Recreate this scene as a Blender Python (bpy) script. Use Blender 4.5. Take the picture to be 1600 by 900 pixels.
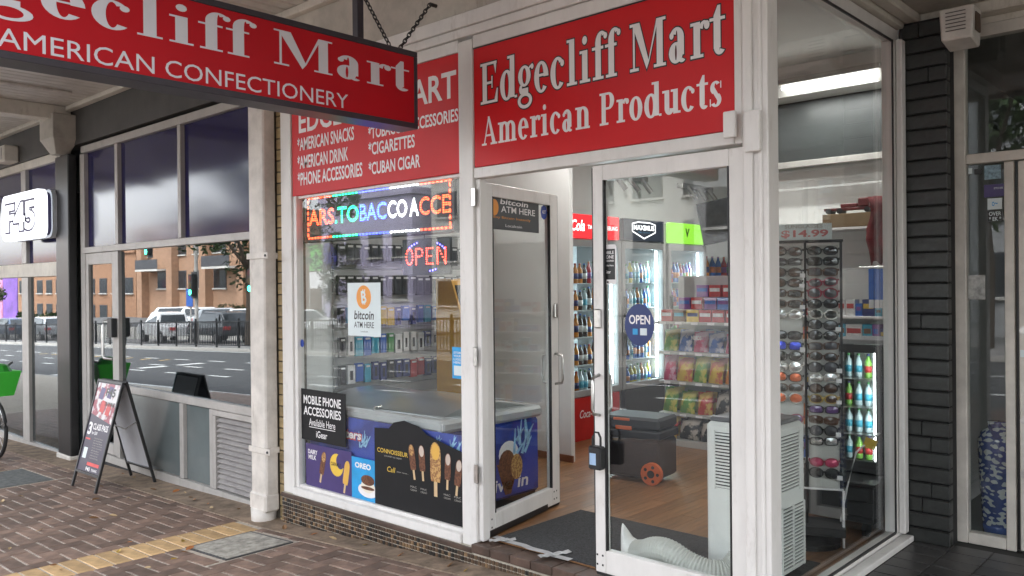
import bpy, bmesh, math, random
from mathutils import Vector, Matrix
random.seed(7)
for o in list(bpy.data.objects): bpy.data.objects.remove(o)
SC = bpy.context.scene; COL = SC.collection
rad = math.radians
# ---------------------------------------------------------------- camera
EYE = 1.53
def cam_basis(yaw, pitch, roll):
    y, p, r = rad(yaw), rad(pitch), rad(roll)
    F = Vector((-math.sin(y)*math.cos(p), math.cos(y)*math.cos(p), -math.sin(p)))
    R = Vector((math.cos(y), math.sin(y), 0)); U = R.cross(F)
    R2 = R*math.cos(r)+U*math.sin(r)
    return F, R2, R2.cross(F)
cd = bpy.data.cameras.new('camera'); cam = bpy.data.objects.new('camera', cd); COL.objects.link(cam)
F_, R_, U_ = cam_basis(42.75, .211, -.551)
cam.matrix_world = Matrix(((R_.x, U_.x, -F_.x, 0), (R_.y, U_.y, -F_.y, 0), (R_.z, U_.z, -F_.z, EYE), (0, 0, 0, 1)))
cd.sensor_width = 36; cd.lens = 36*1303.6/1600; cd.clip_start = .05; cd.clip_end = 2000
SC.camera = cam
# ---------------------------------------------------------------- sky, sun, exposure
wd = bpy.data.worlds.new('World'); SC.world = wd; wd.use_nodes = True
nt = wd.node_tree; nt.nodes.clear()
sky = nt.nodes.new('ShaderNodeTexSky'); sky.sky_type = 'NISHITA'; sky.sun_disc = False
sky.sun_elevation = rad(58); sky.sun_rotation = rad(15); sky.air_density = 1.0; sky.dust_density = 3.0
hs = nt.nodes.new('ShaderNodeHueSaturation'); hs.inputs['Saturation'].default_value = .22
bg = nt.nodes.new('ShaderNodeBackground'); bg.inputs['Strength'].default_value = .15
wo = nt.nodes.new('ShaderNodeOutputWorld')
nt.links.new(sky.outputs[0], hs.inputs['Color']); nt.links.new(hs.outputs[0], bg.inputs[0]); nt.links.new(bg.outputs[0], wo.inputs[0])
sl = bpy.data.lights.new('sun', 'SUN'); sl.energy = .7; sl.angle = rad(14); sl.color = (1, .97, .92)
so = bpy.data.objects.new('sun', sl); COL.objects.link(so); so.rotation_euler = (rad(-32), 0, rad(-15)); so.location = (-10, 15, 20)
SC.view_settings.view_transform = 'Standard'; SC.view_settings.look = 'None'; SC.view_settings.gamma = 1
SC.view_settings.exposure = 3.35
SC.view_settings.use_curve_mapping = False
SC.cycles.transparent_max_bounces = 32; SC.cycles.max_bounces = 10; SC.cycles.glossy_bounces = 4
SC.cycles.caustics_reflective = False; SC.cycles.caustics_refractive = False
# ---------------------------------------------------------------- materials
MC = {}
def mat(name, col, rough=.55, var=.08, scale=6, bump=0., metal=0., rnd=0., spec=.5, emit=0., stretch=None, coat=0., grime=0.):
    if name in MC: return MC[name]
    m = bpy.data.materials.new(name); m.use_nodes = True; n = m.node_tree; b = n.nodes['Principled BSDF']
    b.inputs['Roughness'].default_value = rough; b.inputs['Metallic'].default_value = metal
    b.inputs['Specular IOR Level'].default_value = spec; b.inputs['Coat Weight'].default_value = coat
    if emit:
        b.inputs['Emission Color'].default_value = (*col, 1); b.inputs['Emission Strength'].default_value = emit
    if var or bump or rnd:
        tc = n.nodes.new('ShaderNodeTexCoord'); mp = n.nodes.new('ShaderNodeMapping')
        if stretch: mp.inputs['Scale'].default_value = stretch
        n.links.new(tc.outputs['Object'], mp.inputs[0])
        tx = n.nodes.new('ShaderNodeTexNoise'); tx.inputs['Scale'].default_value = scale; tx.inputs['Detail'].default_value = 6; tx.inputs['Roughness'].default_value = .65
        n.links.new(mp.outputs[0], tx.inputs['Vector'])
        mr = n.nodes.new('ShaderNodeMapRange'); mr.inputs[1].default_value = .3; mr.inputs[2].default_value = .7
        mr.inputs[3].default_value = 1-var*1.6; mr.inputs[4].default_value = 1+var
        n.links.new(tx.outputs['Fac'], mr.inputs[0])
        val = mr.outputs[0]
        if rnd:
            oi = n.nodes.new('ShaderNodeObjectInfo'); m2 = n.nodes.new('ShaderNodeMapRange')
            m2.inputs[3].default_value = 1-rnd; m2.inputs[4].default_value = 1+rnd; n.links.new(oi.outputs['Random'], m2.inputs[0])
            mu = n.nodes.new('ShaderNodeMath'); mu.operation = 'MULTIPLY'; n.links.new(val, mu.inputs[0]); n.links.new(m2.outputs[0], mu.inputs[1]); val = mu.outputs[0]
        vm = n.nodes.new('ShaderNodeVectorMath'); vm.operation = 'SCALE'; vm.inputs[0].default_value = col
        n.links.new(val, vm.inputs['Scale']); colout = vm.outputs[0]
        if grime:                                         # scuffs, drips and chipped spots with a shape of their own
            t2 = n.nodes.new('ShaderNodeTexNoise'); t2.inputs['Scale'].default_value = 9; t2.inputs['Detail'].default_value = 8; t2.inputs['Roughness'].default_value = .75
            m3 = n.nodes.new('ShaderNodeMapping'); m3.inputs['Scale'].default_value = (1, 1, .3); n.links.new(tc.outputs['Object'], m3.inputs[0]); n.links.new(m3.outputs[0], t2.inputs['Vector'])
            r2 = n.nodes.new('ShaderNodeMapRange'); r2.inputs[1].default_value = .56; r2.inputs[2].default_value = .72; r2.inputs[4].default_value = grime; n.links.new(t2.outputs['Fac'], r2.inputs[0])
            mx = n.nodes.new('ShaderNodeMix'); mx.data_type = 'RGBA'; n.links.new(r2.outputs[0], mx.inputs[0]); n.links.new(colout, mx.inputs[6]); mx.inputs[7].default_value = (col[0]*.38, col[1]*.33, col[2]*.27, 1); colout = mx.outputs[2]
        n.links.new(colout, b.inputs['Base Color'])
        if bump:
            bp = n.nodes.new('ShaderNodeBump'); bp.inputs['Strength'].default_value = bump; bp.inputs['Distance'].default_value = .01
            n.links.new(tx.outputs['Fac'], bp.inputs['Height']); n.links.new(bp.outputs[0], b.inputs['Normal'])
    else: b.inputs['Base Color'].default_value = (*col, 1)
    m.diffuse_color = (*col, 1); MC[name] = m; return m
def glass(name, tint=(1, 1, 1), base=0., mul=1., rough=0.):
    if name in MC: return MC[name]
    m = bpy.data.materials.new(name); m.use_nodes = True; n = m.node_tree; n.nodes.clear()
    o = n.nodes.new('ShaderNodeOutputMaterial'); t = n.nodes.new('ShaderNodeBsdfTransparent'); t.inputs[0].default_value = (*tint, 1)
    g = n.nodes.new('ShaderNodeBsdfGlossy'); g.inputs['Roughness'].default_value = rough; g.inputs[0].default_value = (.95, .97, 1, 1)
    lw = n.nodes.new('ShaderNodeLayerWeight'); lw.inputs[0].default_value = .5      # Schlick reflectance, the same from both faces of the pane
    pw = n.nodes.new('ShaderNodeMath'); pw.operation = 'POWER'; pw.inputs[1].default_value = 5; n.links.new(lw.outputs['Facing'], pw.inputs[0])
    fr = n.nodes.new('ShaderNodeMath'); fr.operation = 'MULTIPLY_ADD'; fr.inputs[1].default_value = .96; fr.inputs[2].default_value = .04; n.links.new(pw.outputs[0], fr.inputs[0])
    ma = n.nodes.new('ShaderNodeMath'); ma.operation = 'MULTIPLY_ADD'; ma.use_clamp = True; ma.inputs[1].default_value = mul; ma.inputs[2].default_value = base
    mx = n.nodes.new('ShaderNodeMixShader')
    n.links.new(fr.outputs[0], ma.inputs[0]); n.links.new(ma.outputs[0], mx.inputs[0]); n.links.new(t.outputs[0], mx.inputs[1]); n.links.new(g.outputs[0], mx.inputs[2]); n.links.new(mx.outputs[0], o.inputs[0])
    MC[name] = m; return m
def emis(name, col, s, dots=0.):
    if name in MC: return MC[name]
    m = bpy.data.materials.new(name); m.use_nodes = True; n = m.node_tree; n.nodes.clear()
    o = n.nodes.new('ShaderNodeOutputMaterial'); e = n.nodes.new('ShaderNodeEmission'); e.inputs[0].default_value = (*col, 1); e.inputs[1].default_value = s
    if dots:
        tc = n.nodes.new('ShaderNodeTexCoord'); sp = n.nodes.new('ShaderNodeSeparateXYZ'); n.links.new(tc.outputs['Object'], sp.inputs[0])
        prods = []
        for ax in ('X', 'Z'):
            a = n.nodes.new('ShaderNodeMath'); a.operation = 'MULTIPLY'; a.inputs[1].default_value = math.pi/dots; n.links.new(sp.outputs[ax], a.inputs[0])
            b = n.nodes.new('ShaderNodeMath'); b.operation = 'SINE'; n.links.new(a.outputs[0], b.inputs[0])
            c = n.nodes.new('ShaderNodeMath'); c.operation = 'ABSOLUTE'; n.links.new(b.outputs[0], c.inputs[0]); prods.append(c)
        p = n.nodes.new('ShaderNodeMath'); p.operation = 'MULTIPLY'; n.links.new(prods[0].outputs[0], p.inputs[0]); n.links.new(prods[1].outputs[0], p.inputs[1])
        q = n.nodes.new('ShaderNodeMath'); q.operation = 'MULTIPLY'; q.inputs[1].default_value = s*2; n.links.new(p.outputs[0], q.inputs[0]); n.links.new(q.outputs[0], e.inputs[1])
    n.links.new(e.outputs[0], o.inputs[0]); MC[name] = m; return m
def print_mat(name, c1, c2, scale=20, rough=.4):      # two-colour mottled printed surface
    if name in MC: return MC[name]
    m = mat(name, c1, rough, var=.05); n = m.node_tree; b = n.nodes['Principled BSDF']
    tc = n.nodes.new('ShaderNodeTexCoord'); v = n.nodes.new('ShaderNodeTexNoise'); v.inputs['Scale'].default_value = scale; v.inputs['Detail'].default_value = 3
    cr = n.nodes.new('ShaderNodeValToRGB'); cr.color_ramp.elements[0].position = .46; cr.color_ramp.elements[1].position = .54
    cr.color_ramp.elements[0].color = (*c1, 1); cr.color_ramp.elements[1].color = (*c2, 1)
    n.links.new(tc.outputs['Object'], v.inputs['Vector']); n.links.new(v.outputs['Fac'], cr.inputs[0]); n.links.new(cr.outputs[0], b.inputs['Base Color'])
    return m
WHITE = mat('white_frame_paint', (.74, .72, .69), .38, .06, 5, .05, stretch=(1, 1, .35), grime=.3)
CREAM = mat('cream_paint', (.60, .56, .49), .6, .12, 3, .08, grime=.5)
BLACK = mat('black_paint', (.012, .012, .013), .35, .2, 12)
BLKPL = mat('black_plastic', (.015, .015, .016), .45, .1, 15)
RED = mat('red_sign_vinyl', (.60, .008, .012), .45, .04, 2, spec=.3, grime=.12)
LETTER = mat('white_vinyl', (.80, .78, .78), .4, .03)
CHROME = mat('brushed_steel', (.55, .54, .52), .28, .1, 30, metal=1.)
GLASS = glass('clear_glass', (.95, .97, .965), .0, .95)
TINT = glass('reflective_shop_glass', (.45, .52, .53), .15, .75)
BLUEGL = mat('navy_vinyl_glass', (.011, .010, .075), .10, .15, 1.5, spec=.55)
GREY = mat('grey_aluminium', (.42, .40, .375), .42, .08, 6, .04, grime=.4)
WALLW = mat('interior_white_paint', (.72, .73, .71), .6, .04, 2)
# ---------------------------------------------------------------- building helpers
def link(name, me, m=None, parent=None, smooth=False):
    o = bpy.data.objects.new(name, me); COL.objects.link(o)
    if m is not None:
        for k in (m if isinstance(m, (list, tuple)) else [m]): me.materials.append(k)
    if parent is not None:
        o.parent = parent
        if parent.get('_w'): o.location = -parent.location
    if smooth:
        for p in me.polygons: p.use_smooth = True
    return o
def T(name, label, cat, loc=(0, 0, 0), rz=0., group=None, local=False):
    o = bpy.data.objects.new(name, None); COL.objects.link(o); o.location = loc; o.rotation_euler = (0, 0, rz)
    o.empty_display_size = .1; o['label'] = label; o['category'] = cat
    if group: o['group'] = group
    if not local: o['_w'] = 1
    return o
def tag(o, label, cat, group=None):
    o['label'] = label; o['category'] = cat
    if group: o['group'] = group
    return o
def struct(o): o['kind'] = 'structure'; return o
def stuff(o): o['kind'] = 'stuff'; return o
class MB:
    def __init__(s): s.v = []; s.f = []; s.m = []
    def add(s, vs, fs, mi=0):
        k = len(s.v); s.v += [tuple(v) for v in vs]; s.f += [tuple(i+k for i in f) for f in fs]; s.m += [mi]*len(fs); return s
    def box(s, x0, x1, y0, y1, z0, z1, mi=0):
        return s.add([(x0,y0,z0),(x1,y0,z0),(x1,y1,z0),(x0,y1,z0),(x0,y0,z1),(x1,y0,z1),(x1,y1,z1),(x0,y1,z1)],
            [(0,3,2,1),(4,5,6,7),(0,1,5,4),(1,2,6,5),(2,3,7,6),(3,0,4,7)], mi)
    def tube(s, pts, r, n=8, mi=0, cap=True):
        pts = [Vector(p) for p in pts]; R = r if isinstance(r, (list, tuple)) else [r]*len(pts); rings = []
        up = Vector((0, 0, 1))
        for i, p in enumerate(pts):
            d = (pts[min(i+1, len(pts)-1)]-pts[max(i-1, 0)]).normalized()
            a = d.cross(up if abs(d.z) < .95 else Vector((1, 0, 0))).normalized(); b = d.cross(a)
            rings.append([p+(a*math.cos(t*2*math.pi/n)+b*math.sin(t*2*math.pi/n))*R[i] for t in range(n)])
        vs = [v for g in rings for v in g]; fs = []
        for i in range(len(pts)-1):
            for j in range(n): fs.append((i*n+j, i*n+(j+1) % n, (i+1)*n+(j+1) % n, (i+1)*n+j))
        if cap: fs += [tuple(range(n)), tuple(range(len(pts)*n-1, len(pts)*n-n-1, -1))]
        return s.add(vs, fs, mi)
    def lathe(s, c, prof, n=16, mi=0):
        vs = []; fs = []
        for (r, z) in prof:
            for t in range(n): vs.append((c[0]+r*math.cos(t*2*math.pi/n), c[1]+r*math.sin(t*2*math.pi/n), c[2]+z))
        for i in range(len(prof)-1):
            for j in range(n): fs.append((i*n+j, i*n+(j+1) % n, (i+1)*n+(j+1) % n, (i+1)*n+j))
        fs += [tuple(range(n-1, -1, -1)), tuple(range((len(prof)-1)*n, len(prof)*n))]
        return s.add(vs, fs, mi)
    def mesh(s, bevel=0.):
        me = bpy.data.meshes.new('m'); me.from_pydata(s.v, [], s.f); me.update()
        for p, i in zip(me.polygons, s.m): p.material_index = i
        if bevel or True:
            bm = bmesh.new(); bm.from_mesh(me)
            if bevel: bmesh.ops.bevel(bm, geom=bm.edges[:], offset=bevel, segments=1, affect='EDGES', clamp_overlap=True)
            bmesh.ops.recalc_face_normals(bm, faces=bm.faces[:]); bm.to_mesh(me); bm.free()
        return me
    def build(s, name, m, parent=None, bevel=0., smooth=False): return link(name, s.mesh(bevel), m, parent, smooth)
def box(name, b, m, parent=None, bevel=.003): return MB().box(*b).build(name, m, parent, bevel)
class Fr:                                             # a flat face in space: origin, right and up; depth d points at the viewer
    def __init__(s, o, r, u): s.o = Vector(o); s.r = Vector(r); s.u = Vector(u); s.n = s.r.cross(s.u)
    def p(s, x, y, d=0.): return s.o+s.r*x+s.u*y+s.n*d
    def box(s, mb, x0, x1, y0, y1, d0, d1, mi=0):
        P = s.p; return mb.add([P(x0,y0,d0),P(x1,y0,d0),P(x1,y1,d0),P(x0,y1,d0),P(x0,y0,d1),P(x1,y0,d1),P(x1,y1,d1),P(x0,y1,d1)],
            [(0,3,2,1),(4,5,6,7),(0,1,5,4),(1,2,6,5),(2,3,7,6),(3,0,4,7)], mi)
    def poly(s, mb, pts, d0, d1, mi=0):
        n = len(pts); vs = [s.p(x, y, d0) for x, y in pts]+[s.p(x, y, d1) for x, y in pts]
        return mb.add(vs, [tuple(range(n-1, -1, -1)), tuple(range(n, 2*n))]+[(i, (i+1) % n, n+(i+1) % n, n+i) for i in range(n)], mi)
    def obox(s, name, x0, x1, y0, y1, d0, d1, m, parent=None, bevel=.002): return s.box(MB(), x0, x1, y0, y1, d0, d1).build(name, m, parent, bevel)
def ell(cx, cy, rx, ry, n=20, a0=0, a1=360):
    k = n if a1-a0 >= 360 else n+1
    return [(cx+rx*math.cos(rad(a0+(a1-a0)*i/n)), cy+ry*math.sin(rad(a0+(a1-a0)*i/n))) for i in range(k)]
ST = Fr((0, 0, 0), (1, 0, 0), (0, 0, 1))             # faces the street: x, z as they are, depth = -Y
def street(Y): return Fr((0, Y, 0), (1, 0, 0), (0, 0, 1))
def text(fr, s, x0, x1, y0, y1, d, m, parent, bold=0., name='lettering', shear=0., depth=.0008):
    cu = bpy.data.curves.new('t', 'FONT'); cu.body = s; cu.offset = bold; cu.shear = shear; cu.resolution_u = 3
    ob = bpy.data.objects.new('t', cu); COL.objects.link(ob)
    bpy.context.view_layer.update()
    me0 = bpy.data.meshes.new_from_object(ob.evaluated_get(bpy.context.evaluated_depsgraph_get()))
    bpy.data.objects.remove(ob); bpy.data.curves.remove(cu)
    vs = [v.co.copy() for v in me0.vertices]; fs = [tuple(p.vertices) for p in me0.polygons]; bpy.data.meshes.remove(me0)
    a0 = min(v.x for v in vs); a1 = max(v.x for v in vs); b0 = min(v.y for v in vs); b1 = max(v.y for v in vs)
    if x1 is None: x1 = x0+(a1-a0)*(y1-y0)/(b1-b0)
    me = bpy.data.meshes.new('m')
    me.from_pydata([tuple(fr.p(x0+(v.x-a0)/(a1-a0)*(x1-x0), y0+(v.y-b0)/(b1-b0)*(y1-y0), d)) for v in vs], [], fs); me.update()
    return link(name, me, m, parent)
# serif lettering drawn from strokes
def serif_glyph(ch, S, h, e=0.):
    P = []; gi = [0]
    def put(pts): P.append((gi[0], pts))
    def R(x0, y0, x1, y1): gi[0] += 1; put([(x0-e, y0-e), (x1+e, y0-e), (x1+e, y1+e), (x0-e, y1+e)])
    def G(pts):
        if e:
            cx = sum(p[0] for p in pts)/len(pts); cy = sum(p[1] for p in pts)/len(pts); n = len(pts); A = sum(pts[i][0]*pts[(i+1) % n][1]-pts[(i+1) % n][0]*pts[i][1] for i in range(n)); o = []
            sg = 1 if A > 0 else -1
            for i in range(n):
                a = Vector(pts[i-1]); b = Vector(pts[i]); c = Vector(pts[(i+1) % n]); d1 = (b-a).normalized(); d2 = (c-b).normalized()
                n1 = Vector((d1.y, -d1.x))*sg; n2 = Vector((d2.y, -d2.x))*sg; k = n1+n2
                k = k/max(.35, 1+n1.dot(n2)); o.append((b.x+k.x*e, b.y+k.y*e))
            pts = o
        gi[0] += 1; put(pts)
    def RING(cx, cy, rx, ry, tx, ty, a0=0, a1=360, n=22):
        out = []; inn = []; gi[0] += 1
        if e and a1-a0 < 360: a0 -= e/rx*50; a1 += e/rx*50
        for i in range(n+1):
            a = rad(a0+(a1-a0)*i/n); c, s_ = math.cos(a), math.sin(a)
            out.append((cx+(rx+e)*c, cy+(ry+e)*s_)); inn.append((cx+max(.004, rx-tx-e)*c, cy+max(.004, ry-ty-e)*s_))
        for i in range(n): put([out[i], out[i+1], inn[i+1], inn[i]])
    def DOT(x, y, r): gi[0] += 1; put(ell(x, y, r+e, r+e, 14))
    foot = lambda x, w=.07: R(x-w, 0, x+S+w, h)
    if ch == 'E':
        R(.09, 0, .09+S, .72); R(.02, .72-h, .58, .72); R(.02, 0, .60, h); R(.09, .36-h/2, .40, .36+h/2); R(.40, .26, .40+h*.8, .47)
        G([(.58, .72), (.58-h*.9, .50), (.58-h*1.6, .60), (.46, .72)][::-1]); G([(.60, 0), (.62, .24), (.58, .24), (.48, 0)]); w = .66
    elif ch == 'd': RING(.25, .245, .22, .265, S, h*1.1); R(.36, .02, .36+S, .74); R(.28, .74-h, .36+S, .74); R(.36+S, 0, .44+S, h); w = .50+S*.6
    elif ch == 'g':
        RING(.24, .33, .20, .18, S*.9, h); G([(.36, .42), (.48, .47), (.50, .52), (.40, .48)]); DOT(.49, .465, .045); RING(.25, -.085, .23, .135, S*.6, h*1.3)
        RING(.17, .11, .10, .09, S*.6, h, 100, 270); R(.15, .02, .36, .02+S*.7); w = .52
    elif ch == 'e': RING(.25, .25, .22, .265, S, h*1.1, 0, 318); R(.10, .26, .46, .26+h); w = .50
    elif ch == 'c': RING(.25, .25, .22, .265, S, h*1.1, 48, 318); DOT(.385, .40, .055); w = .48
    elif ch == 'l': R(.11, 0, .11+S, .74); foot(.11); R(.04, .74-h, .11+S, .74); w = .22+S
    elif ch == 'i': R(.11, 0, .11+S, .51); foot(.11); R(.04, .51-h, .11+S, .51); DOT(.11+S/2, .67, .068); w = .22+S
    elif ch == 'f': R(.11, 0, .11+S, .58); foot(.11); RING(.11+.17, .56, .17, .19, S, h*1.1, 50, 180); DOT(.385, .665, .05); R(.02, .47, .33, .47+h); w = .31+S*.3
    elif ch == 'M':
        R(.10, 0, .10+h, .72); R(.02, 0, .24, h); R(.02, .72-h, .14, .72); G([(.08, .72), (.08+S*1.25, .72), (.50, .10), (.44, 0)][::-1]); G([(.44, 0), (.49, .05), (.74, .72), (.70, .72)][::-1] if False else [(.44, 0), (.50, .10), (.735, .72), (.69, .72)])
        R(.69, 0, .69+S, .72); R(.62, 0, .76+S, h); R(.69, .72-h, .76+S, .72); w = .80+S
    elif ch == 'a':
        RING(.22, .35, .17, .165, S, h*1.1, -5, 150); R(.39-S, .10, .39, .36); RING(.20, .145, .165, .155, S*.95, h); DOT(.10, .40, .05); RING(.39-S+.10, .08, .10, .09, S*.8, h*1.2, 180, 320); w = .50
    elif ch == 'r': R(.11, 0, .11+S, .51); foot(.11); R(.04, .51-h, .11+S, .51); RING(.11+S+.09, .33, .14, .185, S*.7, h*1.1, 55, 150); DOT(.11+S+.15, .445, .062); w = .36+S*.6
    elif ch == 't': G([(.11, .08), (.11+S, .08), (.11+S, .68), (.11+S*.6, .68), (.11, .54)]); R(.02, .47, .36, .47+h); RING(.11+.13, .115, .13, .13, S, h*1.1, 180, 325); w = .37
    elif ch == 'A':
        G([(.28, .72), (.36, .72), (.60+S*.3, 0), (.60-S*.75, 0)][::-1]); G([(.30, .72), (.34, .66), (.13, 0), (.085, 0)][::-1]); R(.18, .22, .50, .22+h); R(.0, 0, .22, h); R(.40, 0, .70, h); w = .70
    elif ch in 'mn':
        x = .11; R(x, 0, x+S, .51); foot(x, .06); R(.04, .51-h, x+S, .51)
        for k in range(2 if ch == 'm' else 1):
            x2 = x+.27; RING(x+S/2+.135, .34, .135+S/2, .175, S, h*1.2, 0, 160); R(x2, 0, x2+S, .35); R(x2-.05, 0, x2+S+.05, h); x = x2
        w = x+S+.09
    elif ch == 'P': R(.09, 0, .09+S, .72); R(.02, 0, .18+S, h); R(.02, .72-h, .34, .72); RING(.34, .53, .20, .19, S, h, -90, 90); R(.09+S, .34, .34, .34+h); w = .58
    elif ch == 'o': RING(.25, .25, .22, .265, S, h*1.1); w = .50
    elif ch == 'u': R(.10, .12, .10+S, .51); R(.03, .51-h, .10+S, .51); R(.37, 0, .37+S, .51); R(.30, .51-h, .37+S, .51); R(.37+S, 0, .45+S, h); RING(.10+.15, .14, .15, .15, S, h*1.2, 180, 350); w = .50+S*.6
    elif ch == 's':
        RING(.21, .375, .155, .14, S*.8, h, 40, 235); RING(.21, .135, .165, .145, S*.8, h, -145, 55); G([(.07, .36), (.16, .42), (.36, .14), (.27, .10)][::-1]); R(.345, .36, .375, .50); R(.04, .01, .07, .16); w = .43
    else: w = .30
    return P, w
def serif_text(fr, s, x0, x1, y0, y1, d, m, parent, S=.12, h=.035, outline=None, name='lettering', cap=.72):
    tot = 0; items = []
    for ch in s:
        P, w = serif_glyph(ch, S, h); items.append((ch, tot)); tot += w
    sx = (x1-x0)/tot; sy = (y1-y0)/cap; res = []
    for (e, mm, dd, nm) in ([(.022, outline, d, name+'_outline')] if outline else [])+[(0., m, d+.0008 if outline else d, name)]:
        mb = MB(); k = 0
        for ch, off in items+[(' ', 0)]:
            if ch == ' ' and mb.v:                        # each word is a piece of its own
                me = bpy.data.meshes.new('m'); me.from_pydata(mb.v, [], mb.f); me.update(); res.append(link(nm, me, mm, parent)); mb = MB()
            for k, pl in serif_glyph(ch, S, h, e)[0]:
                dz = dd+k*.00005+(.0005 if e == 0 and outline else 0)
                mb.add([fr.p(x0+(x+off)*sx, y0+y*sy, dz) for x, y in pl], [tuple(range(len(pl)))])
    return res
def copy_tree(o, parent=None):
    c = o.copy(); COL.objects.link(c); c.parent = parent
    for ch in list(o.children): copy_tree(ch, c)
    return c
def gz(X):                                             # the footpath climbs along the street
    if X < -130: X = -130
    if X < -5.64: return -.27+.03*(X+5.64)
    if X < -1.3: return -.27+.062*(X+5.64)
    return min(-.001+.03*(X+1.3), .5)
# ================================================================ ground, road, footpath
ASPH = mat('asphalt', (.055, .055, .056), .85, .25, 30, .3)
def sheet(name, xs, y0, y1, dz, m, kind=True, parent=None, ny=1):
    mb = MB()
    for a, b in zip(xs[:-1], xs[1:]):
        for j in range(ny):
            ya = y0+(y1-y0)*j/ny; yb = y0+(y1-y0)*(j+1)/ny
            mb.add([(a, ya, gz(a)+dz), (b, ya, gz(b)+dz), (b, yb, gz(b)+dz), (a, yb, gz(a)+dz)], [(0, 1, 2, 3)])
    me = bpy.data.meshes.new('m'); me.from_pydata(mb.v, [], mb.f); me.update()
    o = link(name, me, m, parent)
    return struct(o) if kind else o
sheet('ground', [-600, -130, -60, -5.64, -1.3, 15.4, 300], -400, 200, -.40, mat('far_ground', (.10, .10, .095), .9, .2, .3))
road = sheet('road', [-130, -60, -30, -5.64, -1.3, 15.4, 60], -11.0, -1.0, -.14, ASPH)
PAINT = mat('road_paint', (.62, .62, .60), .7, .15, 8); YPAINT = mat('yellow_road_paint', (.55, .36, .10), .7, .15, 8)
def mark(x0, x1, y0, y1, m=PAINT, sk=0., nm='lane_marking'):
    me = bpy.data.meshes.new('m'); me.from_pydata([(x0, y0, gz(x0)-.134), (x1, y0, gz(x1)-.134), (x1+sk, y1, gz(x1)-.134), (x0+sk, y1, gz(x0)-.134)], [], [(0, 1, 2, 3)]); link(nm, me, m, road)
for ln, Y in enumerate((-3.9, -5.4, -7.2)):
    for k in range(26):
        x = -66+k*2.6+ln*.7; mark(x, x+1.1, Y-.07, Y+.07)
mark(-120, 20, -10.75, -10.6)
for k in range(9): mark(-31-k*1.6, -30.8-k*1.6, -7.0, -2.0, YPAINT, 2.2, 'box_junction_stripe')
mark(-26, -9, -1.75, -1.63, sk=0.)
for k in range(4): mark(-27.5+k*.02, -27+k*.02, -6.5+k*1.3, -5.6+k*1.3)
KERB = mat('kerb_concrete', (.38, .36, .33), .8, .12, 8, .1)
def kerb(name, y0, y1):
    mb = MB(); xs = [-125, -60, -30, -5.64, -1.3, 15, 55]
    for a, b in zip(xs[:-1], xs[1:]):
        mb.add([(a,y0,gz(a)-.3),(b,y0,gz(b)-.3),(b,y1,gz(b)-.3),(a,y1,gz(a)-.3),(a,y0,gz(a)-.006),(b,y0,gz(b)-.006),(b,y1,gz(b)-.006),(a,y1,gz(a)-.006)], [(0,3,2,1),(4,5,6,7),(0,1,5,4),(1,2,6,5),(2,3,7,6),(3,0,4,7)])
    return struct(mb.build(name, KERB))
kerb('kerb', -1.0, -.85); kerb('kerb', -11.15, -11.0)
sheet('far_footpath', [-125, -60, -30, -5.64, -1.3, 15, 55], -16.5, -11.15, -.03, mat('far_path_concrete', (.22, .21, .20), .85, .15, 3))
# footpath: jointing bed with herringbone pavers in it
BED = mat('paver_joint_sand', (.46, .41, .34), .9, .25, 25, .2)
foot = sheet('footpath', [-60, -30, -14, -5.64, -1.3, 15], -.85, 3.47, -.005, BED)
PAV = mat('brown_clay_paver', (.195, .128, .095), .62, .28, 9, .25, rnd=.35)
YEL = mat('yellow_clay_paver', (.50, .33, .16), .65, .22, 9, .2, rnd=.18)
u = .115
def in_skip(x, y, w, l):
    x0, x1, y0, y1 = x, x+w, y, y+l
    for a0, a1, b0, b1 in ((-5.62, -5.0, 2.66, 3.22), (-10.05, -9.0, 2.35, 3.02)):
        if x0 < a1-.03 and x1 > a0+.03 and y0 < b1-.03 and y1 > b0+.03: return True
    return False
def project(P):
    d = Vector(P)-Vector((0, 0, EYE)); z = d.dot(F_)
    if z < .2: return None
    return 800+1303.6*d.dot(R_)/z, 450-1303.6*d.dot(U_)/z, z
cells = []
for i in range(-230, 60):
    for j in range(-9, 29):
        k = (i+j) % 4
        if k == 0: w, l = 2, 1
        elif k == 2: w, l = 1, 2
        else: continue
        x = i*u+.02; y = j*u+.012; w *= u; l *= u
        if y+l > 3.30: l = 3.30-y
        if l < .04 or x > 3: continue
        x0, x1 = x, x+w
        if x0 < -5.60 and x1 > -5.965:                   # the yellow band takes this space
            if x0 >= -5.965-.03 and x1 <= -5.60+.03: continue
            if x0 < -5.965: x1 = -5.965
            else: x0 = -5.60
            if x1-x0 < .04: continue
        dead = False
        for a0, a1, b0, b1 in ((-5.62, -5.0, 2.66, 3.22), (-10.05, -9.0, 2.35, 3.02)):     # trim pavers where they meet a lid or patch
            if x0 < a1 and x1 > a0 and y < b1 and y+l > b0:
                cut = sorted(((a1-x0, 'l'), (x1-a0, 'r'), (b1-y, 'b'), (y+l-b0, 't')))[0][1]
                if cut == 'l': x0 = a1
                elif cut == 'r': x1 = a0
                elif cut == 'b': l = y+l-b1; y = b1
                else: l = b0-y
                if x1-x0 < .03 or l < .03: dead = True
        if dead: continue
        cells.append((x0, y, x1-x0, l, PAV))
for j in range(-8, 29):
    y = j*.1155+.03
    if y+.1155 <= 3.31: cells.append((-5.965, y, .365, .1155, YEL))
vis = []
for c in cells:
    q = project((c[0]+c[2]/2, c[1]+c[3]/2, gz(c[0]+c[2]/2)))
    s = c[2]*c[3]*(EYE-gz(c[0]))/q[2]**3 if q and -40 < q[0] < 1640 and q[1] < 930 else 0
    vis.append((s, c))
vis.sort(key=lambda t: -t[0]); PM = {}
rest = MB(); rest_y = MB()
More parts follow.
